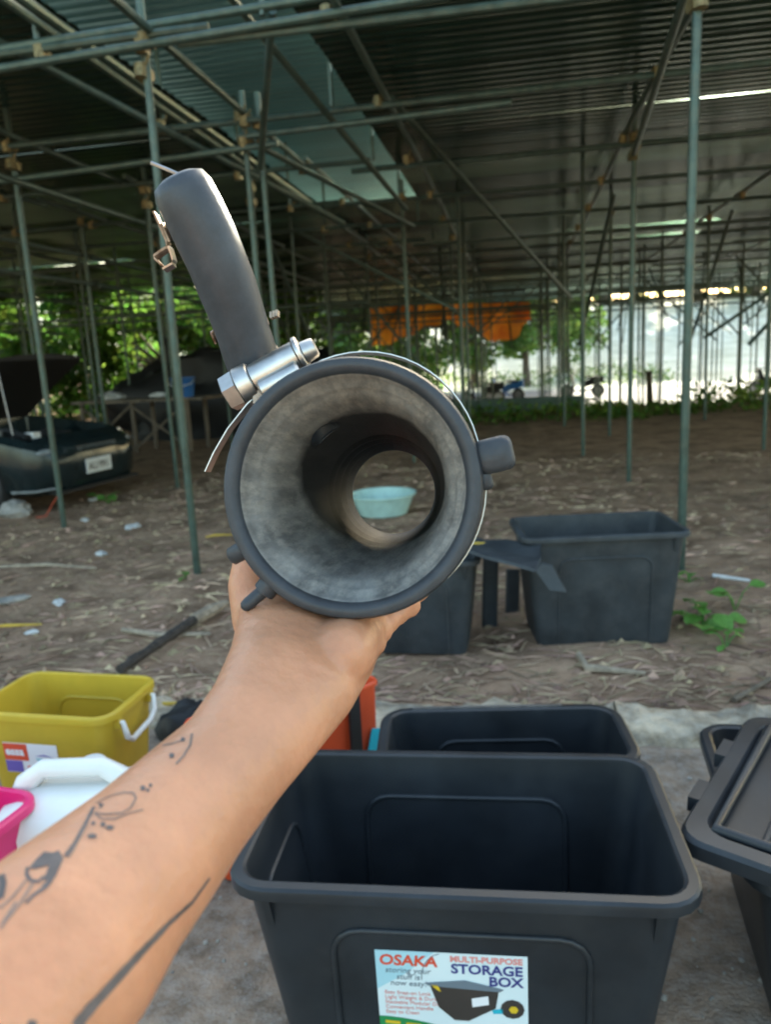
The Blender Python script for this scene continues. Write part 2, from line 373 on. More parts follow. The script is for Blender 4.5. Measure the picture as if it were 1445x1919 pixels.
roof(-4.0, -.95, 4.9, 13.6, RZ+.50, 1, 'teal_roof_sheet', M['teal'])
for y in (2.4, 4.4, 6.0, 7.7, 9.4, 11.2, 13.2):               # stub supports of the raised strip
    for x in (-2.62, -1.3): ob('roof_prop', G().tube([(x, y, 3.1), (x, y, RZ+.49)], .018, 6).mesh('roof_prop'), M['pole'], shed)
pipe('eave_pipe', (-2.58, 2.2, 3.27), (-2.58, 8.2, 3.27), .03); pipe('eave_pipe', (-2.58, 8.2, 3.27), (-2.58, 14.2, 3.27), .03)

# ------------------------------------------------------------ trees, bank, weeds
def leafcloud(pts, size, rg, asp=.5):
    n = len(pts); P = np.array(pts); rs = np.random.RandomState(rg)
    a = rs.normal(size=(n, 3)); a /= np.linalg.norm(a, axis=1)[:, None]; b = np.cross(a, rs.normal(size=(n, 3))); b /= np.linalg.norm(b, axis=1)[:, None]
    s = (size*rs.uniform(.6, 1.3, n))[:, None]; V = np.stack([P-a*s, P+b*s*asp, P+a*s, P-b*s*asp], 1).reshape(-1, 3)
    me = bpy.data.meshes.new('leaves'); me.from_pydata(V.tolist(), [], [(4*i, 4*i+1, 4*i+2, 4*i+3) for i in range(n)]); me.update(); return me
def crown(seed, rx, rz, n, size, low=.15):
    rs = np.random.RandomState(seed); pts = []
    k = 26; cs = rs.normal(size=(k, 3)); cs /= np.linalg.norm(cs, axis=1)[:, None]; cs *= rs.uniform(.35, .95, (k, 1))
    for c in cs:
        m = n//k; q = rs.normal(size=(m, 3)); q /= np.linalg.norm(q, axis=1)[:, None]; q *= (rs.uniform(.2, 1, (m, 1))**.6)*rs.uniform(.18, .36)
        pts.append(c+q)
    P = np.concatenate(pts)*np.array([rx, rx, rz]); return leafcloud(P, size, seed), cs*np.array([rx, rx, rz])
CR_ = [crown(1, 2.4, 2.6, 5600, .14), crown(2, 2.2, 3.0, 5600, .14), crown(3, 2.7, 2.3, 5600, .13)]
def tree(x, y, k, sc, hc, label, mat, grp, lean=0):
    z = gz(x, y); t = thing('tree', label, 'tree', (x, y, z-.05), rnd.uniform(0, 6), grp)
    me, cs = CR_[k]; me2 = me.copy(); me2.materials.clear(); me2.materials.append(mat)
    c = ob('crown', me2, None, t, (0, 0, hc)); c.scale = (sc, sc, sc)
    g = G(); g.tube([(0, 0, 0), (.05, .03, hc*.3), (-.04, .05, hc*.65), (0, 0, hc+.4*sc)], [.2*sc, .15*sc, .12*sc, .05*sc], 8)
    for q in cs[:12]:
        g.tube([(0, 0, hc*.55), Vector((q[0]*.45*sc, q[1]*.45*sc, hc*.75+q[2]*.4*sc)), Vector((q[0]*sc, q[1]*sc, hc+q[2]*sc))], [.08*sc, .05*sc, .015*sc], 5)
    g.build('trunk', M['bark'], t); return t
lefts = [(-15.5, 20.5, 0, 1.25, 2.2), (-12.6, 22, 1, 1.2, 2.3), (-9.8, 21.4, 2, 1.1, 2.1), (-15.0, 36, 2, 1.5, 3), (-7.4, 23.4, 1, .95, 2.0), (-20, 24, 0, 1.8, 3.4), (-18.5, 17, 1, 1.5, 2.8), (-17.5, 12.5, 2, 1.4, 2.6)]
for x, y, k, s, h in lefts: tree(x, y, k, s, h, 'dense leafy tree crowding the open left end of the shed', M['leaf'], 'trees at the shed left end')
fars = [(-9, 39, 0, 1.7, 3.4), (-5.5, 43, 1, 1.7, 4.0), (-2.4, 46, 2, 1.6, 4.4), (.6, 45, 0, 1.2, 4.6), (3.2, 52, 1, 1.6, 5.6), (9, 84, 2, 2.4, 7), (17, 80, 0, 2.4, 7), (24, 86, 1, 2.6, 7), (32, 82, 2, 2.6, 7), (2, 88, 1, 2.6, 7), (-14, 44, 1, 2.2, 4.5), (13, 92, 1, 2.8, 8)]
for x, y, k, s, h in fars: tree(x, y, k, s, h, 'sunlit pale green tree growing beyond the road on the bright bank', M['leafy'], 'trees beyond the road')
# low green wall and weeds
wl = G().box((-2.9, 16.45, .05), (8.4, .16, .40)).box((-2.9, 16.45, .263), (8.44, .2, .03)); tag(wl.build('low_wall', M['wall']), 'low dark green wall at the far edge of the dirt floor', 'wall')
rs = np.random.RandomState(5)
def patch(n, x0, x1, y0, y1, h, size, seed, mat, name, label=None):
    r = np.random.RandomState(seed); P = []
    for i in range(n):
        x, y = r.uniform(x0, x1), r.uniform(y0, y1)
        k = .5+.5*noise.noise((x*1.3, y*1.3, seed)); P.append((x, y, gz(x, y)+r.uniform(0, 1)**1.5*h*k*1.6))
    o = stuff(ob(name, leafcloud(P, size, seed), mat)); 
    if label: tag(o, label, 'weeds')
    return o
patch(700, 1.3, 3.5, 14.2, 17, .14, .06, 13, M['leaf'], 'low_weeds', 'low weeds on the dirt right of the green wall')
patch(2000, 3.4, 9, 14.2, 18, .5, .07, 3, M['leaf'], 'weeds', 'dark weeds along the far right edge of the dirt floor')
patch(1500, -3.0, 2.2, 13.6, 15.8, .28, .06, 4, M['leaf'], 'ground_cover', 'low leafy ground cover in front of the green wall')
patch(1800, -9, 9, 44, 52, .7, .12, 6, M['leafy'], 'roadside_grass', 'bright tall grass along the far side of the road')
patch(1500, -16, -7, 18.6, 23, 1.3, .12, 8, M['leaf'], 'undergrowth', 'leafy undergrowth beneath the trees behind the car')

# leaf litter, twigs on the dirt
g = G()
for i in range(8000):
    x = rnd.uniform(-4.4, 3.2); y = 2.72 + rnd.random()**2.0*6.5
    a = rnd.gauss(0, .75); L_ = rnd.uniform(.02, .13)*(1 if rnd.random() < .85 else 2.0); wd = rnd.uniform(.0018, .006)
    if rnd.random() < .1: L_ = rnd.uniform(.02, .05); wd = rnd.uniform(.008, .018)
    c, s_ = math.cos(a), math.sin(a); x2, y2 = x+c*L_, y+s_*L_
    z1, z2 = gz(x, y)+.004, gz(x2, y2)+.004+rnd.uniform(0, .006)
    g.add([(x-s_*wd, y+c*wd, z1), (x+s_*wd, y-c*wd, z1), (x2+s_*wd*.6, y2-c*wd*.6, z2), (x2-s_*wd*.6, y2+c*wd*.6, z2), ((x+x2)/2, (y+y2)/2, max(z1, z2)+wd*1.2)],
          [(0, 1, 4), (1, 2, 4), (2, 3, 4), (3, 0, 4)])
stuff(g.build('leaf_litter', M['litter'], ang=0))
g = G()
for i in range(1600):
    x = rnd.uniform(-2.0, 1.6); y = rnd.uniform(.6, 2.4); r = .0016 + .007*rnd.random()**2.5
    g.blob((x, y, r*.3-.0), (r, r*rnd.uniform(.7, 1.2), r*.7), i, .3, 6, 4)
stuff(g.build('gravel', M['stone'], ang=60))
def stick(pts, r, mat, label, name='stick'):
    g = G().tube(pts, r, 9); return tag(g.build(name, mat), label, 'stick')
def gp(px, py, dz=0):
    p = atz(px, py); return Vector((p.x, p.y, gz(p.x, p.y)+dz))
st = thing('branch', 'dark charred branch with a pale stripped end lying on the dirt', 'branch', (0, 0, 0))
a, b, c_ = gp(225, 1262, .03), gp(365, 1180, .05), gp(425, 1148, .05)
G().tube([a.lerp(b, k/12)+Vector((.012*noise.noise((k*.7, 1, 0)), .02*noise.noise((k*.6, 5, 0)), .01*noise.noise((k, 9, 0)))) for k in range(13)], [.022+.008*noise.noise((k*.9, 3, 3))+.0004*k for k in range(13)], 9).build('charred_end', M['char'], st)
G().tube([b, b.lerp(c_, .5)+Vector((0, .02, .0)), c_], [.03, .034, .02], 9).build('pale_end', M['woodp'], st)
stick([gp(230, 1182, .015), gp(300, 1195, .02), gp(395, 1190, .015)], [.012, .016, .008], M['woodp'], 'pale flat stick lying beside the charred branch')
stick([gp(0, 1062, .01), gp(90, 1060, .015), gp(180, 1066, .01)], [.011, .013, .007], M['woodp'], 'long thin pale stick on the dirt near the leftmost poles')
stick([gp(1085, 1240, .015), gp(1100, 1262, .02), gp(1210, 1272, .012)], [.016, .017, .008], M['woodp'], 'crooked dry root on the dirt in front of the right bin')
stick([gp(1375, 1320, .015), gp(1445, 1280, .02)], [.01, .008], M['wood'], 'thin grey stick angled beside the kerb')
stick([gp(1335, 1090, .012), gp(1405, 1096, .012)], [.012, .009], M['scrap'], 'short bleached stick behind the leafy seedlings')
stick([aty(1200, 815, 13.6), aty(1265, 788, 14.2)], [.09, .07], M['woodp'], 'pale log lying in the weeds at the far edge', 'log')
for i, (px, py, s, lab) in enumerate(((160, 977, .07, 'small white scrap beside the base of a pole'), (190, 1040, .08, 'crumpled pale scrap on the dirt between two poles'), (250, 988, .11, 'flat pale wrapper on the dirt behind the poles'),
                               (25, 1125, .12, 'pale broken concrete lump on the dirt at the left'), (110, 1128, .07, 'smaller grey concrete chip on the dirt'), (60, 1186, .05, 'small bluish scrap near the yellow bin'), (178, 941, .09, 'pale scrap lying under the car bumper'))):
    p = gp(px, py); o = G().blob((0, 0, .012), (s*.75, s*.45, s*.2), i, .6, 12, 8).build('scrap' if i < 3 or i > 4 else 'concrete_lump', M['scrap'] if i != 3 else M['stone']); o.location = p; o.rotation_euler.z = rnd.uniform(0, 3); tag(o, lab, 'litter')
o = G().blob((0, 0, .05), (.17, .12, .1), 4, .4).build('rock', M['stone']); o.location = gp(28, 968); tag(o, 'rounded pale rock wedged against the car front tyre', 'rock')
for px, py, q, lab in ((410, 1015, .22, 'curled yellow strip on the dirt beside the pole'), (20, 1180, .3, 'yellow straw strands on the dirt at the left'), (320, 1335, .22, 'yellow straw strip beside the yellow bin')):
    p = gp(px, py, .015); stick([p+Vector((-q/2, .03, 0)), p+Vector((-.02, 0, .02)), p+Vector((q/2, .05, .01))], [.006, .009, .004], M['straw'], lab, 'straw_strip')
def plant(px, py, n, s, label, seed):
    r = random.Random(seed); p = gp(px, py); t = thing('seedling', label, 'plant', p)
    lm = G()
    for k in range(-3, 4):
        for sx in (-1, 0, 1): lm.v.append((sx*.5*math.cos(k/3*1.35)*(1.0-.1*k/3), k/3*.55+.55, .08*abs(sx)-.1*(k/3)**2))
    for k in range(6):
        for q in range(2): a = k*3+q; lm.f.append((a, a+1, a+4, a+3))
    me = lm.mesh('leaf', 0); me.shade_smooth(); me.materials.append(M['weed']); stem = G()
    for i in range(n):
        a = r.uniform(0, 6.28); d = r.uniform(.0, 1)*s*1.6; h = r.uniform(.3, 1.4)*s
        q = Vector((math.cos(a)*d, math.sin(a)*d, h)); stem.tube([(0, 0, -.01), q*.5+Vector((0, 0, h*.2)), q], .003, 5)
        o = ob('leaf', me, None, t, q, (r.uniform(-.5, .3), r.uniform(-.4, .4), a-1.57)); k = s*r.uniform(.7, 1.15); o.scale = (k, k, k)
    stem.build('stem', M['weed'], t)
plant(1318, 1180, 13, .085, 'leafy green seedlings growing at the right foot of the bin', 3)
plant(1378, 1148, 3, .09, 'single broad leafed seedling apart from the clump by the bin', 5)
plant(1292, 1098, 5, .05, 'small sprig growing at the foot of the right pole', 7)
plant(205, 945, 9, .09, 'bright green tuft growing below the car number plate', 9)
plant(1360, 1215, 4, .045, 'tiny green sprig on the dirt below the seedlings', 11)
plant(1318, 1395, 4, .03, 'tiny weed sprouting from the broken kerb', 13)
plant(348, 1084, 4, .04, 'tiny sprig at the base of the left pole', 15)

# ------------------------------------------------------------ boxes and bins
def rrect(w_, d_, r, n=5):
    r = max(.001, min(r, w_/2-.001, d_/2-.001)); o = []
    for cx, cy, a0 in ((w_/2-r, d_/2-r, 0), (-w_/2+r, d_/2-r, 90), (-w_/2+r, -d_/2+r, 180), (w_/2-r, -d_/2+r, 270)):
        for k in range(n+1):
            a = R(a0+90*k/n); o.append((cx+r*math.cos(a), cy+r*math.sin(a)))
    return o
def storage_box(t, W, D, H, mat, taper=.86, rim=.024, cr=.05, th=.004, ridges='fbl', fins=True, rdrop=.02):
    tw, td = W-2*rim, D-2*rim; bw, bd = tw*taper, td*taper
    ring = lambda w_, d_, r, z: [(x, y, z) for x, y in rrect(w_, d_, r)]
    g = G(); g.loft([ring(bw-.04, bd-.04, cr*.7, 0), ring(bw-.008, bd-.008, cr*.9, .006), ring(bw, bd, cr, .02), ring(tw, td, cr, H-.004), ring(tw-2*th, td-2*th, cr-th, H-.004), ring(bw-2*th, bd-2*th, cr-th, .024), ring(bw-.05, bd-.05, cr*.6, .009)])
    body = g.build('body', mat, t, 30)
    prof = [(-th-.0005, H-.012), (-th+.001, H), (.003, H+.003), (rim-.006, H+.002), (rim-.001, H-.002), (rim, H-.006), (rim-.0005, H-rdrop), (rim-.004, H-rdrop), (rim-.005, H-.006), (.0006, H-.007)]
    g = G(); g.loft([ring(tw+2*o, td+2*o, cr+o, z) for o, z in prof], closed=True); g.build('rim', mat, t, 30)
    hw = lambda z: (bw+(tw-bw)*z/H)/2; hd = lambda z: (bd+(td-bd)*z/H)/2
    def wp(side, u, z, off):
        return {'f': (u, -hd(z)-off, z), 'b': (u, hd(z)+off, z), 'l': (-hw(z)-off, u, z), 'r': (hw(z)+off, u, z)}[side]
    for sd_ in ridges:
        inside = sd_.islower(); s = sd_.lower(); half = (hw(.1) if s in 'fb' else hd(.1))*.66; zt = H*.80; rr = .05
        path = [(-half, H*.06), (-half, zt-rr)] + [(-half+rr-rr*math.cos(R(a)), zt-rr+rr*math.sin(R(a))) for a in (22, 45, 68, 90)] + [(half-rr+rr*math.sin(R(a)), zt-rr+rr*math.cos(R(a))) for a in (0, 22, 45, 68, 90)] + [(half, H*.06)]
        G().tube([wp(s, u, z, -th-.0005 if inside else .0008) for u, z in path], .0058, 8).build('panel_ridge', mat, t, 60)
    if fins:
        for u in (-.43*tw, .43*tw):
            z0 = H-.09; g = G(); y = lambda z: -hd(z)
            g.poly([(u-.006, y(z0)+.001, z0), (u-.006, y(H-.012)+.001, H-.012), (u-.006, y(H)-rim+.004, H-.012)], (.012, 0, 0)); g.build('rim_fin', mat, t, 30)
    return body, wp

t1 = thing('storage_box', 'large open black storage box with a printed label on its front', 'storage box', (-.118, 1.305, 0), R(2.3))
B1, wp1 = storage_box(t1, .785, .465, .45, M['blackp'], taper=.84, ridges='blF')
t2 = thing('storage_box', 'smaller open black storage box standing directly behind the labelled box', 'storage box', (-.045, 1.715, 0), R(6))
storage_box(t2, .60, .30, .40, M['blackp'], ridges='bF')
G().box((-.03, .139, .4035), (.38, .012, .003)).build('worn_strip', M['rim'], t2)
t3 = thing('storage_bin', 'scuffed dark bin with a torn left corner standing beside a pole', 'storage bin', (.335, 3.47, 0), R(8))
storage_box(t3, .72, .46, .51, M['blackw'], taper=.86, ridges='bF', cr=.035)
t4 = thing('storage_bin', 'dark bin half hidden behind the held pipe next to the torn bin', 'storage bin', (-.47, 3.33, 0), R(-1))
storage_box(t4, .62, .44, .44, M['blackw'], taper=.84, ridges='F', cr=.035)
bl = thing('broken_lid', 'broken black lid with a torn hanging corner resting across two bins', 'lid', (0, 0, 0))
P = lambda px, py, Y: aty(px, py, Y)
G().poly([P(862, 1030, 3.12), P(905, 1046, 3.06), P(960, 1060, 3.04), P(1002, 1072, 3.03), P(1014, 1050, 3.06), P(1014, 1024, 3.2), P(950, 1016, 3.36), P(868, 1018, 3.36)], (0, .006, .012)).build('panel', M['blackw'], bl)
G().poly([P(1004, 1070, 3.03), P(1030, 1106, 3.0), P(1062, 1110, 3.0), P(1036, 1062, 3.02), P(1016, 1056, 3.05)], (.0, .008, .004)).build('torn_corner', M['blackw'], bl)
G().tube([P(868, 1018, 3.3), P(955, 1019, 3.32)], .006, 6).build('orange_edge', M['straw'], bl)
for px, y0, y1, Y, wd, lab in ((918, 1046, 1188, 3.55, .075, 'wider black plastic panel leaning upright between the two bins'), (960, 1062, 1146, 3.75, .07, 'narrow black plastic panel leaning against the torn bin')):
    a = P(px, y1, Y); o = G().loft([[(x, y, z) for x, y in rrect(wd, .03, .012)] for z in (-.03, .1, (y1-y0)/1445*Y)]).build('plastic_sheet', M['blackw']); o.location = (a.x, a.y, 0); o.rotation_euler = (R(-4), R(3), .2); tag(o, lab, 'panel')
pm_ = thing('basin', 'pale mint plastic basin on the dirt seen through the pipe', 'basin', (-1.12, 6.25, 0))
G().lathe([(.20, .0), (.27, .17), (.285, .175), (.285, .16), (.275, .16), (.265, .165), (.195, .01)], 28).build('bowl', M['mint'], pm_)

# lid and crate at the right
tl = thing('storage_crate', 'glossy dark crate under the slanted ribbed lid', 'storage crate', (.80, 1.53, 0), R(-4))
storage_box(tl, .80, .62, .37, M['blackp'], taper=.86, ridges='', cr=.05)
G().box((.0, 0, .2), (.58, .42, .1)).blob((-.15, .05, .26), (.12, .1, .07), 3, .3).build('packed_contents', M['litter'], tl)
ld = thing('ribbed_lid', 'ribbed black lid resting slantwise on the crate', 'lid', (.262, 1.285, .435), 0, rot=(R(2), R(-1.5), R(61.6)))
lw, dw = .53, .74
g = G(); g.loft([[(x+lw/2, y-dw/2, z) for x, y in rrect(lw-k, dw-k, .045)] for k, z in ((.006, -.028), (0, -.026), (0, .0), (.012, .008), (.07, .010), (.10, -.008))]); g.build('lid_panel', M['blackp'], ld, 30)
g = G().tube([(lw-.06, -.055, .008), (.055, -.055, .008), (.055, -dw+.055, .008), (lw-.06, -dw+.055, .008)], .011, 8); g.build('edge_bead', M['blackp'], ld, 60)
for i in range(5): G().tube([(.08, -.13-.12*i, -.006), (lw-.08, -.13-.12*i, -.006)], .006, 6).build('rib', M['blackp'], ld, 60)
for x in (.16, .34): G().box((x, .004, -.006), (.07, .022, .03)).build('latch_tab', M['blackp'], ld)

# orange crate
to = thing('crate', 'orange red crate with a black strap standing behind the tattooed arm', 'crate', (-.632, 1.868, 0), R(48))
storage_box(to, .53, .17, .40, M['orange'], taper=.97, rim=.008, cr=.02, ridges='', fins=False, rdrop=.012)
G().box((.165, -.086, .20), (.034, .012, .39)).build('strap', M['tarpb'], to)
G().box((.235, -.085, .225), (.045, .006, .07), Matrix.Rotation(.3, 3, 'Y')).build('tag', M['cyan'], to)

# yellow bin
ty = thing('plastic_bin', 'open translucent yellow plastic bin with a white handle and a product label', 'plastic bin', (-1.335, 1.945, 0), R(-3))
_, wpy = storage_box(ty, .46, .30, .365, M['yellow'], taper=.84, rim=.014, cr=.045, ridges='b', fins=False)
g = G(); zc = .33
hp = [wpy('r', -.085, zc, .0), wpy('r', -.085, zc, .022), wpy('r', -.075, zc-.05, .03), wpy('r', -.05, zc-.07, .03), wpy('r', .05, zc-.06, .03), wpy('r', .075, zc-.035, .03), wpy('r', .085, zc+.004, .022), wpy('r', .085, zc+.004, 0)]
g.tube(hp, [.007, .007, .009, .009, .009, .009, .007, .007], 8); g.build('handle', M['white'], ty, 60)
for u in (-.085, .085): G().box(wpy('r', u, zc, .008), (.018, .024, .03)).build('handle_lug', M['yellow'], ty)
def decal(parent, wp, side, u0, u1, z0, z1, mat, off, name, ext=.0006):
    pts = [wp(side, u, z, off) for u, z in ((u0, z0), (u1, z0), (u1, z1), (u0, z1))]
    return G().poly(pts, (0, -ext, 0)).build(name, mat, parent, 0)
lb = decal(ty, wpy, 'f', -.13, .045, .175, .27, M['whitepr'], .0006, 'product_label')
FACE = {'f': None}
def text(body, size, mat, parent, pos, rotz, tilt, name='lettering', align='LEFT', sh=0., bold=.0, space=1.):
    cu = bpy.data.curves.new('txt', 'FONT'); cu.body = body; cu.size = size; cu.align_x = align; cu.extrude = .0002; cu.shear = sh; cu.offset = bold; cu.space_character = space; cu.resolution_u = 3
    o = bpy.data.objects.new('txt', cu); COL.objects.link(o); dg = bpy.context.evaluated_depsgraph_get()
    me = bpy.data.meshes.new_from_object(o.evaluated_get(dg)); bpy.data.objects.remove(o); me.materials.clear(); me.materials.append(mat)
    q = bpy.data.objects.new(name, me); COL.objects.link(q); q.parent = parent; q.location = pos; q.rotation_euler = (tilt, 0, rotz); return q
def on(wp, u, z, off): return wp('f', u, z, off)
decal(lb, wpy, 'f', -.13, -.052, .215, .268, M['red_ink'], .0016, 'red_panel')
decal(lb, wpy, 'f', -.13, -.075, .177, .213, M['violet'], .0016, 'violet_panel')
decal(lb, wpy, 'f', -.06, -.04, .182, .2, M['pinkred'], .0016, 'pink_square')
tiltY = math.pi - math.atan2(.365, (.272*(1-.84))/2)
G().poly([on(wpy, -.03, .232, .0022), on(wpy, .0, .238, .0022), on(wpy, .03, .230, .0022), on(wpy, .0, .233, .0022)], (0, -.0004, 0)).build('pictured_lid', M['violet'], lb, 0)
G().poly([on(wpy, -.028, .226, .0022), on(wpy, .026, .225, .0022), on(wpy, .015, .195, .0022), on(wpy, -.012, .194, .0022)], (0, -.0004, 0)).build('pictured_tub', M['skyprint'], lb, 0)
text('essa', .036, M['whitepr'], lb, on(wpy, -.124, .232, .0028), 0, tiltY, bold=.0012)

# printed label on the big box (front face)
tb = math.pi - math.atan2(.45, (.407*(1-.84))/2)
u0, u1, zt_, zb_ = -.142, .112, .372, .195
DZ = -.050
lb = decal(t1, wp1, 'f', u0, u1, zb_+DZ, zt_+DZ, M['paper'], .0008, 'printed_label')
o1 = lambda u, z, k=1: wp1('f', u, z+DZ, .0012+.0009*k)
def pp(name, pts, mat, k=1): return G().poly([o1(u, z, k) for u, z in pts], (0, -.0004, 0)).build(name, mat, lb, 0)
pp('sky_corner', [(u0, zt_), (u0, .29), (u0+.05, .325), (u0+.10, zt_)], M['skyprint'], 0)
text('OSAKA', .030, M['red_ink'], lb, o1(-.136, .343), 0, tb, bold=.0008, sh=.1)
text('MULTI-PURPOSE', .0165, M['pinkred'], lb, o1(.104, .3555), 0, tb, align='RIGHT', bold=.0006)
text('STORAGE', .027, M['navy'], lb, o1(.104, .332), 0, tb, align='RIGHT', bold=.0007)
text('BOX', .027, M['navy'], lb, o1(.104, .309), 0, tb, align='RIGHT', bold=.0007)
for i, s in enumerate(('storing your', 'stuff is', 'now easy!')): text(s, .0155, M['grey_ink'], lb, o1(-.088, .327-.0135*i), 0, tb, align='CENTER', sh=.15)
for i, s in enumerate(('Easy Snap-on Lock', 'Light Weight & Durable', 'Stackable Modular Design', 'Convenient Handle', 'Easy to Clean')): text(s, .0105, M['pinkred'], lb, o1(-.13, .281-.0105*i), 0, tb)
pp('green_band', [(u0, .225)] + [(u0+.02*i, .232-.0016*i*i*.35) for i in range(8)] + [(.0, .206), (u0, .206)], M['green_ink'])
for i in range(3): pp('green_patch', [(u0+.01+.036*i, .224-.003*i), (u0+.036+.036*i, .223-.003*i), (u0+.036+.036*i, .217-.003*i), (u0+.01+.036*i, .218-.003*i)], M['yel_ink'], 2)
pp('pictured_box', [(-.052, .305), (.064, .300), (.058, .262), (.012, .232), (-.012, .232), (-.038, .258)], M['brown_ink'])
pp('pictured_lid', [(-.058, .309), (.008, .318), (.072, .303), (.066, .298), (-.02, .302), (-.055, .304)], M['grey_ink'], 2)
pp('pictured_clip', [(-.05, .306), (-.038, .306), (-.033, .292), (-.04, .296)], M['yel_ink'], 2)
pp('pictured_sticker', [(.018, .281), (.046, .288), (.047, .270), (.019, .263)], M['whitepr'], 2)
pp('pictured_disc', [(.086+.02*math.cos(a*.5236), .262+.02*math.sin(a*.5236)) for a in range(12)], M['brown_ink'])
pp('disc_mark', [(.088+.008*math.cos(a*1.047), .262+.008*math.sin(a*1.047)) for a in range(6)], M['yel_ink'], 2)
pp('blue_arrow', [(.052, .258), (.07, .262), (.07, .252), (.054, .25)], M['cyan'])
G().tube([o1(-.03-.035*math.cos(R(a)), .315+.055*math.sin(R(a))) for a in range(0, 95, 12)], .0007, 4).build('pictured_handle', M['grey_ink'], lb, 0)

# jerrycan, pink bin, bag
tj = thing('jerrycan', 'white plastic jerrycan with a moulded top handle and brown stains', 'jerrycan', (-1.045, 1.52, 0), R(8)); tj.scale = (1.28, 1.2, 1.2)
ring = lambda w_, d_, r, z, dx=0: [(x+dx, y, z) for x, y in rrect(w_, d_, r)]
G().loft([ring(.24, .18, .04, 0), ring(.27, .21, .05, .01), ring(.275, .215, .05, .20), ring(.27, .21, .05, .215), ring(.275, .215, .05, .23), ring(.25, .19, .05, .262), ring(.16, .11, .04, .282), ring(.10, .06, .02, .286)]).build('body', M['white'], tj, 50)
G().tube([(-.115, 0, .245), (-.095, 0, .29), (-.06, 0, .318), (.05, 0, .318), (.09, 0, .29), (.11, 0, .245)], [.024, .022, .019, .019, .022, .024], 10).build('handle', M['white'], tj, 60)
G().lathe([(.026, .27), (.026, .31), (.022, .314), (.0, .315)], 16, Matrix.Translation((.0, .075, -.02))).build('cap', M['white'], tj)
G().poly([(-.136, -.1085, .14), (-.10, -.1085, .16), (-.06, -.1085, .15), (-.06, -.1085, .135), (-.11, -.1085, .11)], (0, -.0006, 0)).build('stain', M['woodp'], tj, 0)
tp = thing('plastic_bin', 'bright pink plastic bin beside the white jerrycan', 'plastic bin', (-1.335, 1.345, 0), R(-8))
storage_box(tp, .46, .30, .35, M['pink'], taper=.86, rim=.016, cr=.05, ridges='', fins=False)
bgp = gp(345, 1400); o = G().blob((0, 0, .06), (.15, .11, .12), 9, .35, 24, 16, 0).build('bag', M['tarpb']); o.location = (bgp.x, bgp.y+.1, bgp.z); tag(o, 'crumpled black bag on the ground behind the forearm', 'bag')
plant(285, 1408, 4, .04, 'tiny green weed beside the black bag', 21)

# ------------------------------------------------------------ the held pipe fitting
N0 = at(657, 915, .455); F0 = at(737, 922, .71)
ax = (F0-N0).normalized(); e1 = (CR - ax*CR.dot(ax)).normalized(); e2 = e1.cross(ax)*-1
e2 = (CU - ax*CU.dot(ax) - e1*CU.dot(e1)).normalized()
PM = Matrix(((e1.x, e2.x, ax.x, N0.x), (e1.y, e2.y, ax.y, N0.y), (e1.z, e2.z, ax.z, N0.z), (0, 0, 0, 1)))
pf = tag(bpy.data.objects.new('pipe_fitting', None), 'black rubber pipe fitting with a side hose held up in the hand', 'pipe fitting'); COL.objects.link(pf); pf.matrix_world = PM
prof_o = [(.0690, .0008), (.0705, -.001), (.0735, -.0018), (.0765, -.0005), (.0780, .003), (.0783, .010), (.0775, .016), (.0715, .018), (.0700, .022), (.0700, .05), (.0705, .052), (.0705, .078), (.066, .082), (.060, .16), (.055, .20), (.049, .235), (.046, .262)]
prof_i = [(.0385, .262), (.0385, .252), (.0415, .246), (.0418, .236), (.0405, .231), (.0428, .226), (.0432, .214), (.042, .209), (.0442, .204), (.0448, .192), (.0438, .187), (.046, .182), (.0485, .150), (.0535, .09), (.0572, .045), (.0585, .034), (.0605, .029), (.0622, .025), (.0630, .019), (.0655, .0165), (.0668, .008), (.0678, .003)]
pi2 = []
for (ra_, za_), (rb_, zb2) in zip(prof_i, prof_i[1:]):
    m_ = max(1, int(abs(zb2-za_)/.006)); pi2 += [(ra_+(rb_-ra_)*j/m_, za_+(zb2-za_)*j/m_) for j in range(m_)]
prof_i = pi2 + [prof_i[-1]]
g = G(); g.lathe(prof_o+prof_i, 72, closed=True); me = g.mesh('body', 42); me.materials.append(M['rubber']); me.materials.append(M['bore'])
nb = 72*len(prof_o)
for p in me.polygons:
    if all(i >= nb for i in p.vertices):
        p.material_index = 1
body = ob('body', me, None, pf)
# side hose direction, in the fitting's frame
inv = PM.inverted()
hb, ht = inv @ at(466, 655, .505), inv @ at(338, 350, .462)
root = Vector((hb.x*.62, hb.y*.62, hb.z+.035))
cut = bpy.data.objects.new('cutter', G().tube([root.lerp(hb, -.6), root, hb, hb.lerp(ht, .5)], .0125, 24).mesh('cutter')); COL.objects.link(cut); cut.parent = pf
bm_ = body.modifiers.new('hole', 'BOOLEAN'); bm_.object = cut; bm_.operation = 'DIFFERENCE'; bm_.solver = 'EXACT'
dg = bpy.context.evaluated_depsgraph_get(); nm = bpy.data.meshes.new_from_object(body.evaluated_get(dg)); body.modifiers.clear()
if len(nm.polygons) > 500: body.data = nm
bpy.data.objects.remove(cut)
G().tube([root, root.lerp(hb, .5), hb], [.0165, .0155, .0155], 24, cap=False).build('branch_port', M['rubber'], pf)
hs = thing('side_hose', '', '') if False else None
hd_ = (ht-hb)
path = [hb + hd_*k + Vector((.004*math.sin(k*3.0), .0, -.004*math.sin(k*3.1))) for k in (-.18, -.02, .1, .25, .4, .55, .7, .85, .97, 1.03, 1.055)]
rr_ = [.0176, .0178, .0174, .0178, .0186, .0185, .0190, .0188, .0182, .0160, .0105]
g = G().tube(path, rr_, 32); g.build('side_hose', M['hose'], pf, 60)
tdir = hd_.normalized(); sdv = tdir.cross(Vector((0, 0, 1))).normalized(); sdu = sdv.cross(tdir)
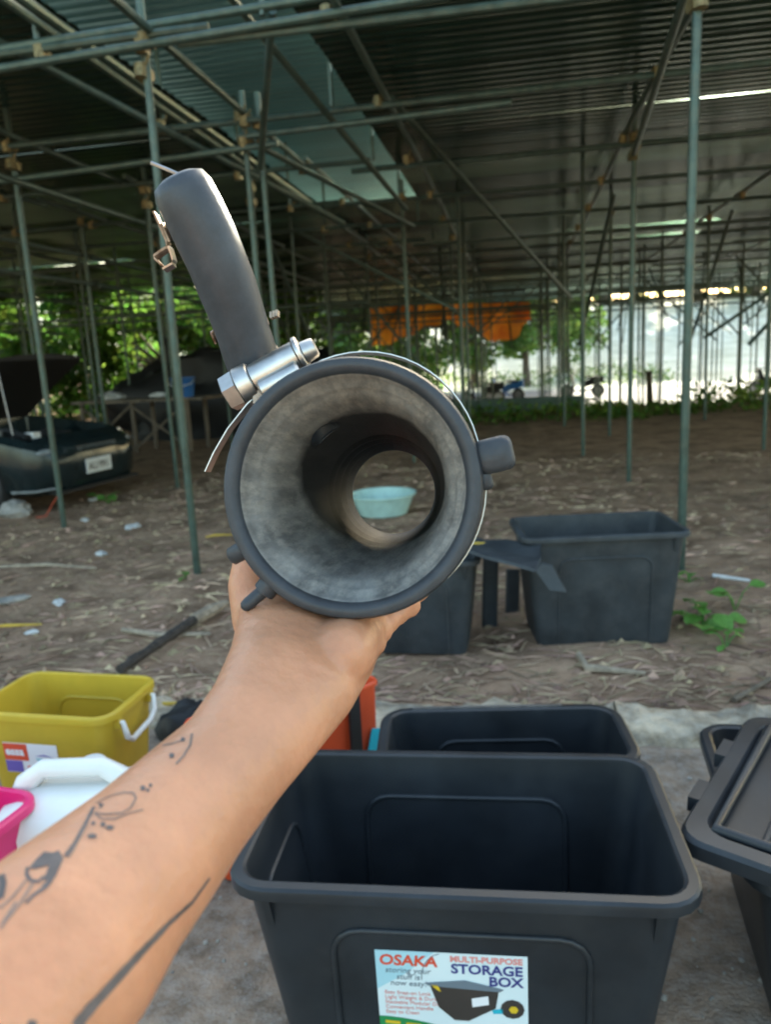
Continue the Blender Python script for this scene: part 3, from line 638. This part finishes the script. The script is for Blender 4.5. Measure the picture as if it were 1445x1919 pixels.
zz = Vector((0, 0, 1)); far = (Vector((0, 0, 1)) - tdir*tdir.z).normalized(); sdv = far.cross(tdir).normalized()
if sdv.x < 0: sdv = -sdv
def spring(kc, rad, wid, tabs):
    c = hb + hd_*kc; dirs = [sdv*math.cos(R(a)) + far*math.sin(R(a)) for a in range(-8, 189, 14)]
    pts = [(c + d*rad, d) for d in dirs]; grp = bpy.data.objects.new('spring_clamp', None); COL.objects.link(grp); grp.parent = pf
    def strip(pts, w, nm):
        rings = []
        for p, d in pts: rings.append([p - tdir*w/2 - d*.0006, p + tdir*w/2 - d*.0006, p + tdir*w/2 + d*.0006, p - tdir*w/2 + d*.0006])
        G().loft(rings).build(nm, M['rust'], grp, 50)
    strip(pts, wid, 'ring')
    s = -sdv
    if tabs:
        q0 = c + s*(rad+.0006)
        G().loft([[p - zz*.0035 , p + zz*.0035, p + zz*.0035 + o_, p - zz*.0035 + o_] for p, o_ in ((q0 + tdir*.012, s*.0013), (q0 - tdir*.006, s*.0013), (q0 - tdir*.0085 + s*.0022, tdir*-.0013), (q0 - tdir*.0105 + s*.0115, tdir*-.0013), (q0 - tdir*.013 + s*.0125, s*-.0013), (q0 - tdir*.0185 + s*.0100, s*-.0013))]).build('ear', M['rust'], grp, 50)
        G().loft([[p - zz*.0035 , p + zz*.0035, p + zz*.0035 + o_, p - zz*.0035 + o_] for p, o_ in ((q0 - tdir*.009, s*.0012), (q0 - tdir*.0165 + s*.001, s*.0012), (q0 - tdir*.0185 + s*.003, tdir*-.0012), (q0 - tdir*.0195 + s*.010, tdir*-.0012))]).build('ear', M['steel'], grp, 50)
    else:
        q0 = c + sdv*(rad+.0004)
        for k in range(3): G().box(q0 + sdv*(.003+.002*k) + far*.004, (.0016, .004, .006)).build('ear', M['rust'], grp, 0)
spring(.80, .0194, .011, True)
spring(.14, .0184, .008, False)
wend = inv @ at(283, 306, .463)
G().tube([hb+hd_*.97+sdv*.012, wend.lerp(hb+hd_*.98+sdv*.012, .4), wend], .0012, 6).build('clamp_wire', M['steel'], pf)
# tab, pins on the flange
def frame(ang): return Vector((math.cos(R(ang)), math.sin(R(ang)), 0)), Vector((-math.sin(R(ang)), math.cos(R(ang)), 0))
def bevbox(c, ux, uy, uz, sx, sy, sz, b, name, mat):
    rings = []
    for k, z in ((b, -sz/2), (0, -sz/2+b), (0, sz/2-b), (b, sz/2)):
        rings.append([Vector(c) + ux*x + uy*y + uz*z for x, y in rrect(sx-2*k, sy-2*k, b*1.6, 3)])
    return G().loft(rings).build(name, mat, pf, 60)
ur, ut = frame(13); zz = Vector((0, 0, 1))
bevbox(ur*.0865 + zz*.009, ur, ut, zz, .0225, .0205, .014, .003, 'lug', M['rubber'])
bevbox(ur*.078 + ut*-.012 + zz*.010, ur, ut, zz, .009, .014, .010, .002, 'lug_root', M['rubber'])
ur, ut = frame(229)
G().tube([ur*.074+zz*.007, ur*.083+zz*.007, ur*.084+zz*.007], [.0075, .007, .0045], 12).tube([ur*.080+zz*.006, ur*.094+zz*.003-ut*.002, ur*.0965+zz*.002-ut*.002, ur*.098+zz*.002-ut*.002], [.0042, .0040, .0036, .002], 12).build('pin', M['rubber'], pf, 60)
ur, ut = frame(209)
G().tube([ur*.074+zz*.008, ur*.0855+zz*.008, ur*.087+zz*.008], [.0062, .0056, .0035], 12).build('stub', M['rubber'], pf, 60)
# worm clamp: band round the body, loose tail, screw housing
cl = bpy.data.objects.new('hose_clamp', None); COL.objects.link(cl); cl.parent = pf
def band(pts, wid, th=.0007):
    rings = []
    for i, p in enumerate(pts):
        t = (pts[min(i+1, len(pts)-1)] - pts[max(i-1, 0)]); t.z = 0; t.normalize(); nrm = Vector((t.y, -t.x, 0))
        rings.append([p + zz*(-wid/2) - nrm*th/2, p + zz*(-wid/2) + nrm*th/2, p + zz*(wid/2) + nrm*th/2, p + zz*(wid/2) - nrm*th/2])
    return G().loft(rings)
BZ, BW = .030, .0105
bpts = []
for a in range(136, -226, -6):
    rad = .0778 + .0065*max(0, math.sin(R((a-20)*1.5)))*(1 if 20 < a < 120 else 0) + .0010*math.cos(R(a))
    bpts.append(Vector((.0012 + rad*math.cos(R(a)), rad*math.sin(R(a)) + .0008, BZ)))
band(bpts, BW).build('band', M['steel'], cl, 50)
p0 = Vector((.0795*math.cos(R(128)), .0795*math.sin(R(128)), BZ))
tail = [inv @ at(*q) for q in ((560, 668, .475), (500, 716, .474), (455, 755, .472), (415, 800, .470), (386, 845, .469), (367, 882, .468))]
tail = [Vector((q.x, q.y, BZ-.006)) for q in tail]
band(tail, BW).build('band_tail', M['steel'], cl, 50)
hc = inv @ at(505, 683, .468); hx = (inv @ at(585, 640, .468)) - (inv @ at(425, 722, .468)); hx.z = 0; hx.normalize(); hy = Vector((-hx.y, hx.x, 0))
hc.z = BZ-.006
def cyl(c0, c1, r0_, r1_, name, mat, n=20, mid=None):
    ps = [hc+hx*c0, hc+hx*(c0+.0006), hc+hx*(c1-.0006), hc+hx*c1]
    return G().tube(ps, [r0_*.9, r0_, r1_, r1_*.9], n).build(name, mat, cl, 40)
cyl(-.0155, .0165, .0102, .0102, 'housing', M['steel'])
cyl(-.0255, -.0155, .0128, .0122, 'screw_collar', M['steel'])
cyl(-.0355, -.0255, .0118, .0124, 'screw_head', M['steel'], 6)
cyl(.0165, .0200, .0118, .0118, 'end_flange', M['steel'])
cyl(.0200, .0285, .0072, .0062, 'screw_tip', M['steel'])
rings = []
for s_, k in ((-.0135, .8), (-.012, 1), (.013, 1), (.0145, .8)):
    rings.append([hc + hx*s_ - hy*(.0105+.0078*k*math.cos(R(a))) + zz*(-.006 + .0088*k*math.sin(R(a))) for a in range(0, 360, 30)])
G().loft(rings).build('saddle', M['steel'], cl, 40)
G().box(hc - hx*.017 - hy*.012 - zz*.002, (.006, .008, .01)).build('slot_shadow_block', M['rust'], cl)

# ------------------------------------------------------------ the hand and forearm
ra = G()
def ell_loft(lst):
    rings = []; pts = [at(a, b, d) for a, b, d, _, _ in lst]
    for i, (p, (_, _, d, hw_, ht_)) in enumerate(zip(pts, lst)):
        t = (pts[min(i+1, len(pts)-1)] - pts[max(i-1, 0)]).normalized(); view = (p-CP).normalized()
        s = t.cross(view).normalized(); q = s.cross(t).normalized()
        rings.append([p + s*hw_*math.cos(2*math.pi*k/28) + q*ht_*math.sin(2*math.pi*k/28) for k in range(28)])
    ra.loft(rings)
ell_loft([(-420, 2500, .205, .043, .040), (-150, 2080, .245, .0425, .038), (30, 1860, .275, .041, .036), (125, 1763, .292, .0400, .034), (205, 1672, .312, .0362, .031), (285, 1590, .332, .0335, .028), (360, 1505, .355, .0312, .025),
          (436, 1425, .380, .0295, .0225), (496, 1348, .406, .0325, .022), (545, 1272, .436, .0385, .022), (572, 1210, .470, .0445, .021), (586, 1165, .499, .0480, .019), (594, 1130, .516, .0475, .016), (604, 1105, .545, .045, .013), (612, 1090, .58, .042, .011)])
def chain(pts, rs_): ra.tube(pts, rs_, 14); [ra.blob(p, (r, r, r), 0, 0, 12, 8) for p, r in zip(pts, rs_)]
tp_ = lambda ang, z, rad: PM @ Vector((rad*math.cos(R(ang)), rad*math.sin(R(ang)), z))
# upper arm leading back out of the picture
e0 = at(-420, 2500, .205); chain([e0, e0+Vector((-.05, -.05, .02)), Vector((-.36, -.22, 1.05)), Vector((-.34, -.30, 1.22))], [.042, .044, .05, .055])
# heel of the palm and the thumb side
chain([at(530, 1228, .462), at(492, 1155, .507), at(474, 1095, .516), tp_(200, .070, .080), tp_(176, .085, .078), tp_(160, .095, .0765)], [.022, .0205, .0170, .0130, .0112, .0085])
chain([at(640, 1225, .455), at(672, 1180, .490), at(694, 1140, .515), tp_(-66, .11, .077)], [.020, .0185, .016, .0115])
for i, zf in enumerate((.104, .124, .144, .163)):
    L_ = (.9, 1.03, 1.0, .8)[i]; rr2 = (.0092, .0096, .0094, .0084)[i]; rb = .066 - (zf-.082)*.077 + rr2*.85
    chain([tp_(-84, zf, rb+.004), tp_(-84+38*L_, zf+.002, rb), tp_(-84+66*L_, zf+.003, rb-.001), tp_(-84+92*L_, zf+.003, rb-.002)], [rr2*1.2, rr2*1.02, rr2*.93, rr2*.78])
for a, b, d, r in ((716, 1182, .492, .0085), (730, 1163, .499, .0085), (746, 1148, .506, .009), (768, 1134, .512, .009), (704, 1204, .480, .0085)):
    ra.blob(at(a-3, b, d), (r, r, r), 0, 0, 12, 8)
am = ra.mesh('arm', 0); ao = bpy.data.objects.new('arm_tmp', am); COL.objects.link(ao)
md = ao.modifiers.new('r', 'REMESH'); md.mode = 'VOXEL'; md.voxel_size = .0021; md.use_smooth_shade = True
ms_ = ao.modifiers.new('s', 'SMOOTH'); ms_.iterations = 7; ms_.factor = .5
dg = bpy.context.evaluated_depsgraph_get(); bodym = bpy.data.meshes.new_from_object(ao.evaluated_get(dg)); bpy.data.objects.remove(ao)
bodym.shade_smooth(); bodym.materials.clear(); bodym.materials.append(M['skin']); bodym.name = 'person'
person = tag(ob('person', bodym), 'bare tattooed forearm and hand of a person holding up the pipe fitting', 'person')
bmt = bmesh.new(); bmt.from_mesh(bodym); bvh = BVHTree.FromBMesh(bmt)
def hit(px, py):
    d = ray(px, py).normalized(); h = bvh.ray_cast(CP, d); return (h[0], h[1]) if h[0] is not None else None
def ink(pts, wd, mat=None):
    sm = []
    for i in range(len(pts)-1):
        (x1, y1), (x2, y2) = pts[i], pts[i+1]; k = max(1, int(math.hypot(x2-x1, y2-y1)/7))
        sm += [(x1+(x2-x1)*j/k, y1+(y2-y1)*j/k) for j in range(k)]
    sm.append(pts[-1]); H_ = [h for h in (hit(*p) for p in sm) if h]
    if len(H_) < 2: return
    g = G(); m_ = len(H_); w_ = wd if isinstance(wd, (list, tuple)) else (wd, wd)
    for i, (p, nr) in enumerate(H_):
        t = (H_[min(i+1, m_-1)][0]-H_[max(i-1, 0)][0]).normalized(); s = nr.cross(t).normalized(); ww = (w_[0]+(w_[1]-w_[0])*i/(m_-1))*(1+.2*noise.noise(p*300))
        g.v += [tuple(p+nr*.00028-s*ww), tuple(p+nr*.00034), tuple(p+nr*.00028+s*ww)]
    for i in range(m_-1):
        a = i*3; g.f += [(a, a+1, a+4, a+3), (a+1, a+2, a+5, a+4)]
    g.build('tattoo', mat or M['ink'], person, 0)
def dot(px, py, rx, ry=None, a=0):
    ry = ry or rx; h = hit(px, py)
    if not h: return
    g = G(); g.v.append(tuple(h[0]+h[1]*.00034)); c = 0
    for k in range(12):
        x, y = rx*math.cos(k*.5236), ry*math.sin(k*.5236); q = hit(px+x*math.cos(a)-y*math.sin(a), py+x*math.sin(a)+y*math.cos(a)) or h
        g.v.append(tuple(q[0]+q[1]*.00030))
    g.f = [(0, 1+k, 1+(k+1) % 12) for k in range(12)]; g.build('tattoo', M['ink'], person, 0)
ink([(392, 1645), (360, 1690), (318, 1728), (270, 1778), (215, 1838), (165, 1893), (140, 1925)], (.0006, .0022))
for q in ((322, 1416, 5), (343, 1386, 4), (268, 1477, 5), (277, 1481, 3.5), (282, 1472, 3.5), (173, 1567, 9, 5), (206, 1551, 8, 4.5), (193, 1545, 5), (175, 1543, 4), (60, 1918, 10, 8)): dot(*q)
ink([(360, 1375), (357, 1395), (345, 1415), (330, 1432)], .0006, M['ink2']); ink([(305, 1397), (325, 1393), (340, 1388)], .0006, M['ink2'])
ink([(180, 1505), (205, 1492), (232, 1485), (250, 1486), (255, 1496), (245, 1514), (228, 1524), (200, 1526), (177, 1523)], .00042, M['ink2'])
ink([(177, 1523), (190, 1534), (215, 1535), (240, 1525), (268, 1517)], .00038, M['ink2'])
ink([(176, 1512), (160, 1545), (140, 1580), (122, 1605)], .00075); ink([(165, 1540), (150, 1570), (133, 1600), (128, 1607)], .0004, M['ink2'])
ink([(186, 1506), (192, 1508), (188, 1514)], .0006)
for k in range(8):
    o_ = k*4.5; ink([(62+o_*.9, 1618+10-o_*.25), (72+o_*.85, 1612-o_*.28), (88+o_*.5, 1597+o_*.1)], .0013)
ink([(104, 1596), (112, 1610), (100, 1640), (86, 1662), (66, 1675), (48, 1692)], (.0013, .0005)); ink([(52, 1625), (50, 1638), (58, 1650), (72, 1652), (82, 1642)], .0006)
ink([(108, 1602), (96, 1635), (88, 1650)], .0016); ink([(84, 1655), (88, 1662)], .001)
ink([(50, 1648), (25, 1680), (0, 1702)], .0005, M['ink2']); ink([(62, 1655), (40, 1690), (12, 1725), (0, 1740)], .0005, M['ink2']); ink([(30, 1690), (5, 1730)], .0005, M['ink2']); ink([(2, 1640), (6, 1655), (0, 1685)], .0012)
bmt.free()

# ------------------------------------------------------------ car
car = thing('parked_car', 'dark green car with its bonnet propped open under the shed', 'car', (-4.87, 7.12, 0), R(-9)); car.scale = (.93, .93, .93)
secs = [(.88, .45, .30, .42, .55, .57, None), (.84, .60, .24, .42, .60, .63, None), (.74, .73, .20, .42, .64, .69, None), (.62, .79, .19, .42, .68, .74, None), (.60, .795, .19, .42, .68, .745, .55), (.35, .82, .19, .45, .74, .80, .55), (0, .835, .19, .46, .78, .84, .55), (-.35, .84, .19, .46, .81, .88, .55), (-.66, .84, .19, .46, .83, .905, .55), (-.68, .84, .19, .46, .83, .91, None),
        (-1.3, .84, .19, .46, .85, .93, None), (-2.6, .84, .19, .46, .88, .95, None), (-3.2, .80, .21, .48, .90, .97, None), (-3.5, .68, .28, .5, .84, .93, None)]
rings = []
for x, hw_, zb, zm, zs, zt, zin in secs:
    zi = zin if zin else zt+.02; half = [(hw_-.12, zb), (hw_-.02, zb+.06), (hw_, zm-.06), (hw_+.012, zm+.08), (hw_-.015, zs), (hw_-.09, zt), (hw_-.14, zt+.004 if not zin else zt-.005), (hw_-.16, zi), (hw_*.45, zi+(.012 if not zin else 0))]
    rings.append([(x, -a, b) for a, b in half] + [(x, a, b) for a, b in reversed(half)])
g = G(); g.loft(rings); cb = g.build('body', M['car'], car, 30)
cut = G()
for x in (0, -2.6):
    for s in (-1, 1): cut.tube([(x, s*.52, .31), (x, s*1.0, .31)], .365, 28)
co = bpy.data.objects.new('cutter', cut.mesh('cutter')); COL.objects.link(co); co.parent = car
bo = cb.modifiers.new('arch', 'BOOLEAN'); bo.object = co; bo.operation = 'DIFFERENCE'; bo.solver = 'EXACT'
dg = bpy.context.evaluated_depsgraph_get(); nm = bpy.data.meshes.new_from_object(cb.evaluated_get(dg)); cb.modifiers.clear()
if len(nm.polygons) > 100: cb.data = nm
bpy.data.objects.remove(co)
G().loft([[(x, -a, b) for a, b in ((.70, .92), (h, z))] + [(x, a, b) for a, b in ((h, z), (.70, .92))] for x, h, z in ((-.70, .66, .93), (-1.35, .58, 1.38), (-2.5, .58, 1.38), (-3.15, .64, .97))]).build('cabin', M['glass'], car)
G().box((-1.93, 0, 1.395), (1.15, 1.12, .03)).build('roof', M['car'], car)
for x in (0, -2.6):
    for s in (-1, 1):
        W_ = bpy.data.objects.new('wheel', None); COL.objects.link(W_); W_.parent = car; W_.location = (x, s*.72, .31)
        MX = Matrix.Rotation(R(90), 4, 'X')
        G().lathe([(.20, -.085), (.27, -.095), (.302, -.08), (.312, -.04), (.312, .04), (.302, .08), (.27, .095), (.20, .085)], 36, MX, True).build('tyre', M['tyre'], W_)
        g = G().lathe([(.20, -.08), (.19, -.085), (.185, -.03), (.05, -.02), (.05, .02), (.185, .03), (.19, .085), (.20, .08)], 30, MX, True).lathe([(.0, -.075), (.05, -.07), (.05, .07), (.0, .075)], 14, MX)
        for k in range(7):
            a = k*2*math.pi/7
            for yy in (-.068, .068): g.tube([(0, yy, 0), (.185*math.cos(a), yy, .185*math.sin(a))], .022, 5, flat=.6)
        g.build('rim', M['rim'], W_)
hood = G(); rings = []
Lh = 1.16; an = R(33)
for i in range(9):
    k = i/8; s = k*Lh; c_ = .035*math.sin(k*math.pi)
    x = -.66+math.cos(an)*s - math.sin(an)*c_; z = .93+math.sin(an)*s + math.cos(an)*c_; hwd = .70 - .10*k**3
    rings.append([(x, -hwd, z-.035), (x, -hwd*.97, z), (x, -hwd*.5, z+.025), (x, 0, z+.035), (x, hwd*.5, z+.025), (x, hwd*.97, z), (x, hwd, z-.035), (x, hwd*.6, z-.03), (x, 0, z-.022), (x, -hwd*.6, z-.03)])
hood.loft(rings).build('bonnet', M['carblack'], car, 40)
G().tube([(.35, -.60, .80), (.26, -.585, 1.49)], .008, 6).build('prop_rod', M['rim'], car)
g = G()
for i in range(14): g.blob((rnd.uniform(-.45, .45), rnd.uniform(-.5, .5), rnd.uniform(.55, .74)), (rnd.uniform(.06, .16), rnd.uniform(.06, .15), rnd.uniform(.05, .12)), i, .3, 10, 7)
g.box((.1, 0, .66), (.5, .5, .2)).tube([(-.4, -.5, .78), (0, -.3, .82), (.4, -.45, .76)], .03, 8).build('engine', M['carblack'], car)
G().box((.35, -.35, .77), (.14, .10, .06)).build('fluid_tank', M['white'], car); G().box((-.1, -.45, .80), (.22, .12, .05)).build('battery', M['stone'], car)
gl = G().box((.845, 0, .585), (.03, .62, .13)).build('grille', M['carblack'], car)
for i in range(6): G().box((.866, 0, .530+.021*i), (.012, .60, .007)).build('slat', M['lamp'], gl)
for s in (-1, 1):
    G().blob((.70, s*.57, .625), (.115, .165, .05), 0, 0, 16, 10).build('headlight', M['lamp'], car)
    G().lathe([(.0, 0), (.05, .0), (.045, .03), (0, .035)], 14, Matrix.Translation((.80, s*.52, .36)) @ Matrix.Rotation(R(90), 4, 'Y')).build('fog_lamp', M['lamp'], car)
npl = G().box((.905, -.06, .43), (.012, .39, .15)).build('number_plate', M['plate'], car)
text('AU', .105, M['brown_ink'], npl, (.9125, -.225, .39), R(90), R(90), bold=.002); text('991', .105, M['brown_ink'], npl, (.9125, -.065, .39), R(90), R(90), bold=.002)
G().box((.80, 0, .215), (.16, 1.25, .03)).build('front_lip', M['carblack'], car)
G().tube([(.55, -.86, .26), (.1+.38, -.86, .26), (.72, -.79, .26), (.86, -.6, .27)], .012, 6).build('chrome_strip', M['lamp'], car)
o = G().tube([(-4.33, 6.25, .015), (-4.25, 6.28, .02), (-4.19, 6.3, .12), (-4.15, 6.34, .19)], .014, 6, flat=.3).build('strap', M['orange']); tag(o, 'orange strap trailing on the dirt under the car bumper', 'strap')

# table, blue tub, covered heap behind the car
tt = thing('trestle_table', 'rough wooden trestle table with crossed legs behind the car', 'table', (-5.75, 11.5, 0), R(-6))
G().box((0, 0, .80), (2.3, .7, .04)).build('tabletop', M['wood'], tt)
for x in (-1.0, -.1, .85):
    for y in (-.28, .28): G().box((x, y, .39), (.05, .05, .79)).build('leg', M['wood'], tt)
for x0, x1 in ((-1.0, -.1), (-.1, .85)):
    G().tube([(x0, -.31, .06), (x1, -.31, .74)], .02, 5).build('brace', M['wood'], tt); G().tube([(x0, -.33, .74), (x1, -.33, .06)], .02, 5).build('brace', M['wood'], tt)
tu = thing('tub', 'blue plastic tub standing on the trestle table', 'tub', (-5.05, 11.33, .82))
G().lathe([(.15, 0), (.18, .28), (.19, .30), (.19, .28), (.17, .27), (.14, .01)], 20).build('body', M['blue'], tu); G().tube([(-.185, 0, .25), (-.17, -.12, .2), (0, -.2, .16), (.17, -.12, .2), (.185, 0, .25)], .006, 6).build('handle', M['white'], tu)
for dx, s, lab in ((-.62, .13, 'larger pale sack lying on the trestle table'), (.22, .1, 'small pale bundle lying near the blue tub on the table')):
    o = G().blob((0, 0, s*.4), (s*1.4, s, s*.5), int(s*100), .4, 16, 10, 0).build('sack', M['scrap']); o.location = (-5.75+dx, 11.5-dx*.1, .822); tag(o, lab, 'sack')
hp_ = thing('covered_heap', 'long heap covered with black tarpaulin behind the trestle table', 'heap', (-5.3, 13.6, 0))
G().blob((0, 0, .45), (2.3, .9, 1.0), 3, .35, 48, 24, 0).blob((1.6, .2, .5), (1.2, .8, .95), 7, .3, 36, 20, 0).build('tarpaulin', M['tarpb'], hp_)
o = G().blob((0, 0, .22), (.16, .14, .3), 5, .25).build('bundle', M['tarpb']); o.location = (-6.25, 13.5, 1.28); tag(o, 'upright black bundle on top of the covered heap', 'bundle')
h2 = thing('covered_vehicle', 'dark covered tricycle parked at the far side behind the pipe', 'vehicle', (-3.0, 21.5, gz(-3, 21.5)), R(10))
G().loft([[(x, y, z) for y, z in ((-.7, .25), (.7, .25), (.72, b), (.5, c), (-.5, c), (-.72, b))] for x, b, c in ((-1.5, .9, 1.0), (-1.2, 1.4, 1.7), (-.1, 1.4, 1.75), (.15, .95, 1.1), (1.6, .7, .85))]).build('cover', M['tarpb'], h2)
for x, y in ((-1.0, -.66), (-1.0, .66), (1.2, 0)):
    G().lathe([(.16, -.05), (.28, -.06), (.30, 0), (.28, .06), (.16, .05)], 20, Matrix.Translation((x, y, .30)) @ Matrix.Rotation(R(90), 4, 'X'), True).build('wheel', M['tyre'], h2)
tpz = thing('tarpaulin', 'sagging orange tarpaulin hung from the far roof pipes', 'tarpaulin', (0, 0, 0))
g = G(); nu, nv = 44, 14
for j in range(nv+1):
    for i in range(nu+1):
        u, v = i/nu, j/nv; hgt = (1.35*(1-.55*math.sin(u*math.pi)**2) if u < .55 else .72+.55*max(0, math.sin((u-.62)*8))) * (1 if u < .95 else .8)
        g.v.append((-5.0+5.5*u, 27 + .16*math.sin(u*26+v*2) + .25*v*math.sin(u*9), 2.95 - .18*u - hgt*v + .05*math.sin(u*40)*v))
for j in range(nv):
    for i in range(nu): a = j*(nu+1)+i; g.f.append((a, a+1, a+nu+2, a+nu+1))
g.build('cloth', M['tarpo'], tpz, 0).data.shade_smooth()
G().tube([(-5.1, 27, 2.97), (.6, 27, 2.78)], .02, 6).build('line', M['pole'], tpz)

# scooters
def scooter(name, label, loc, rz, paint, grp=None):
    t = thing(name, label, 'motorcycle', loc, rz, grp)
    for x in (.62, -.62):
        wv = G().lathe([(.17, -.04), (.25, -.05), (.275, 0), (.25, .05), (.17, .04)], 24, Matrix.Translation((x, 0, .275)) @ Matrix.Rotation(R(90), 4, 'X'), True).build('wheel', M['tyre'], t)
        G().lathe([(.0, -.03), (.17, -.03), (.17, .03), (0, .03)], 16, Matrix.Translation((x, 0, .275)) @ Matrix.Rotation(R(90), 4, 'X')).build('hub', M['rim'], wv)
    G().loft([[(x, y*w_, z+dz) for y, z in ((-1, -.12), (-.9, .1), (-.5, .16), (.5, .16), (.9, .1), (1, -.12))] for x, w_, dz in ((-.85, .06, .72), (-.55, .14, .66), (-.15, .16, .56), (.05, .12, .42))]).build('tail_body', paint, t)
    G().loft([[(x, y, z) for x, y in rrect(l, w_, .07)] for l, w_, z in ((.5, .22, .76), (.62, .26, .80), (.56, .22, .85))]).build('seat', M['tyre'], t).location = (-.38, 0, .02)
    G().box((.12, 0, .30), (.5, .26, .07)).build('footboard', paint, t)
    G().loft([[(x+.03, -w_, z), (x-.03, 0, z), (x+.03, w_, z), (x+.08, 0, z)] for x, w_, z in ((.36, .16, .30), (.34, .2, .6), (.42, .16, .88), (.46, .1, .98))]).build('leg_shield', paint, t)
    G().tube([(.62, .08, .28), (.52, .06, .6), (.44, 0, .9)], .025, 6).tube([(.62, -.08, .28), (.52, -.06, .6), (.44, 0, .9)], .025, 6).build('fork', M['rim'], t)
    hb_ = G().tube([(.34, -.34, 1.02), (.44, -.12, .98), (.44, .12, .98), (.34, .34, 1.02)], .018, 6).build('handlebar', M['tyre'], t)
    for s in (-1, 1): G().tube([(.4, s*.22, 1.0), (.4, s*.3, 1.16)], .007, 5).blob((.4, s*.31, 1.2), (.02, .07, .05), 0, 0, 8, 6).build('mirror', M['tyre'], hb_)
    G().blob((.53, 0, .90), (.07, .08, .07), 0, 0, 10, 8).build('headlight', M['lamp'], t)
    G().box((.62, 0, .58), (.34, .12, .03), Matrix.Rotation(.1, 3, 'Y')).build('mudguard', paint, t)
    G().tube([(-.1, -.13, .28), (-.85, -.15, .36)], .045, 8).build('exhaust', M['rim'], t); return t
zr = -.875
for px, Y, rz, pnt, lab in ((1092, 33.5, 175, M['tarpb'], 'black scooter parked alone on the road beyond the green wall'), (945, 33, 160, M['blue'], 'blue motorcycle parked on the road left of the black scooter'), (905, 31.5, 190, M['carblack'], 'dark motorcycle parked close beside the blue one'), (1442, 31, 200, M['carblack'], 'dark motorcycle parked on the road beyond the tall weeds')):
    p = aty(px, 738, Y); scooter('scooter' if px == 1092 else 'motorcycle', lab, (p.x, Y, zr), R(rz), pnt)
yb = thing('marker_block', 'small orange yellow block at the road edge beside the weeds', 'block', (aty(1240, 742, 24).x, 24, gz(3.9, 24)))
G().loft([[(x, y, z) for x, y in rrect(a, .3, .04)] for a, z in ((.9, 0), (.9, .22), (.8, .30))]).build('block', M['straw'], yb)
G().tube([(-.3, .1, .2), (-.33, .12, .9), (-.36, .1, 1.35)], [.12, .09, .1], 8).build('stump', M['bark'], yb)
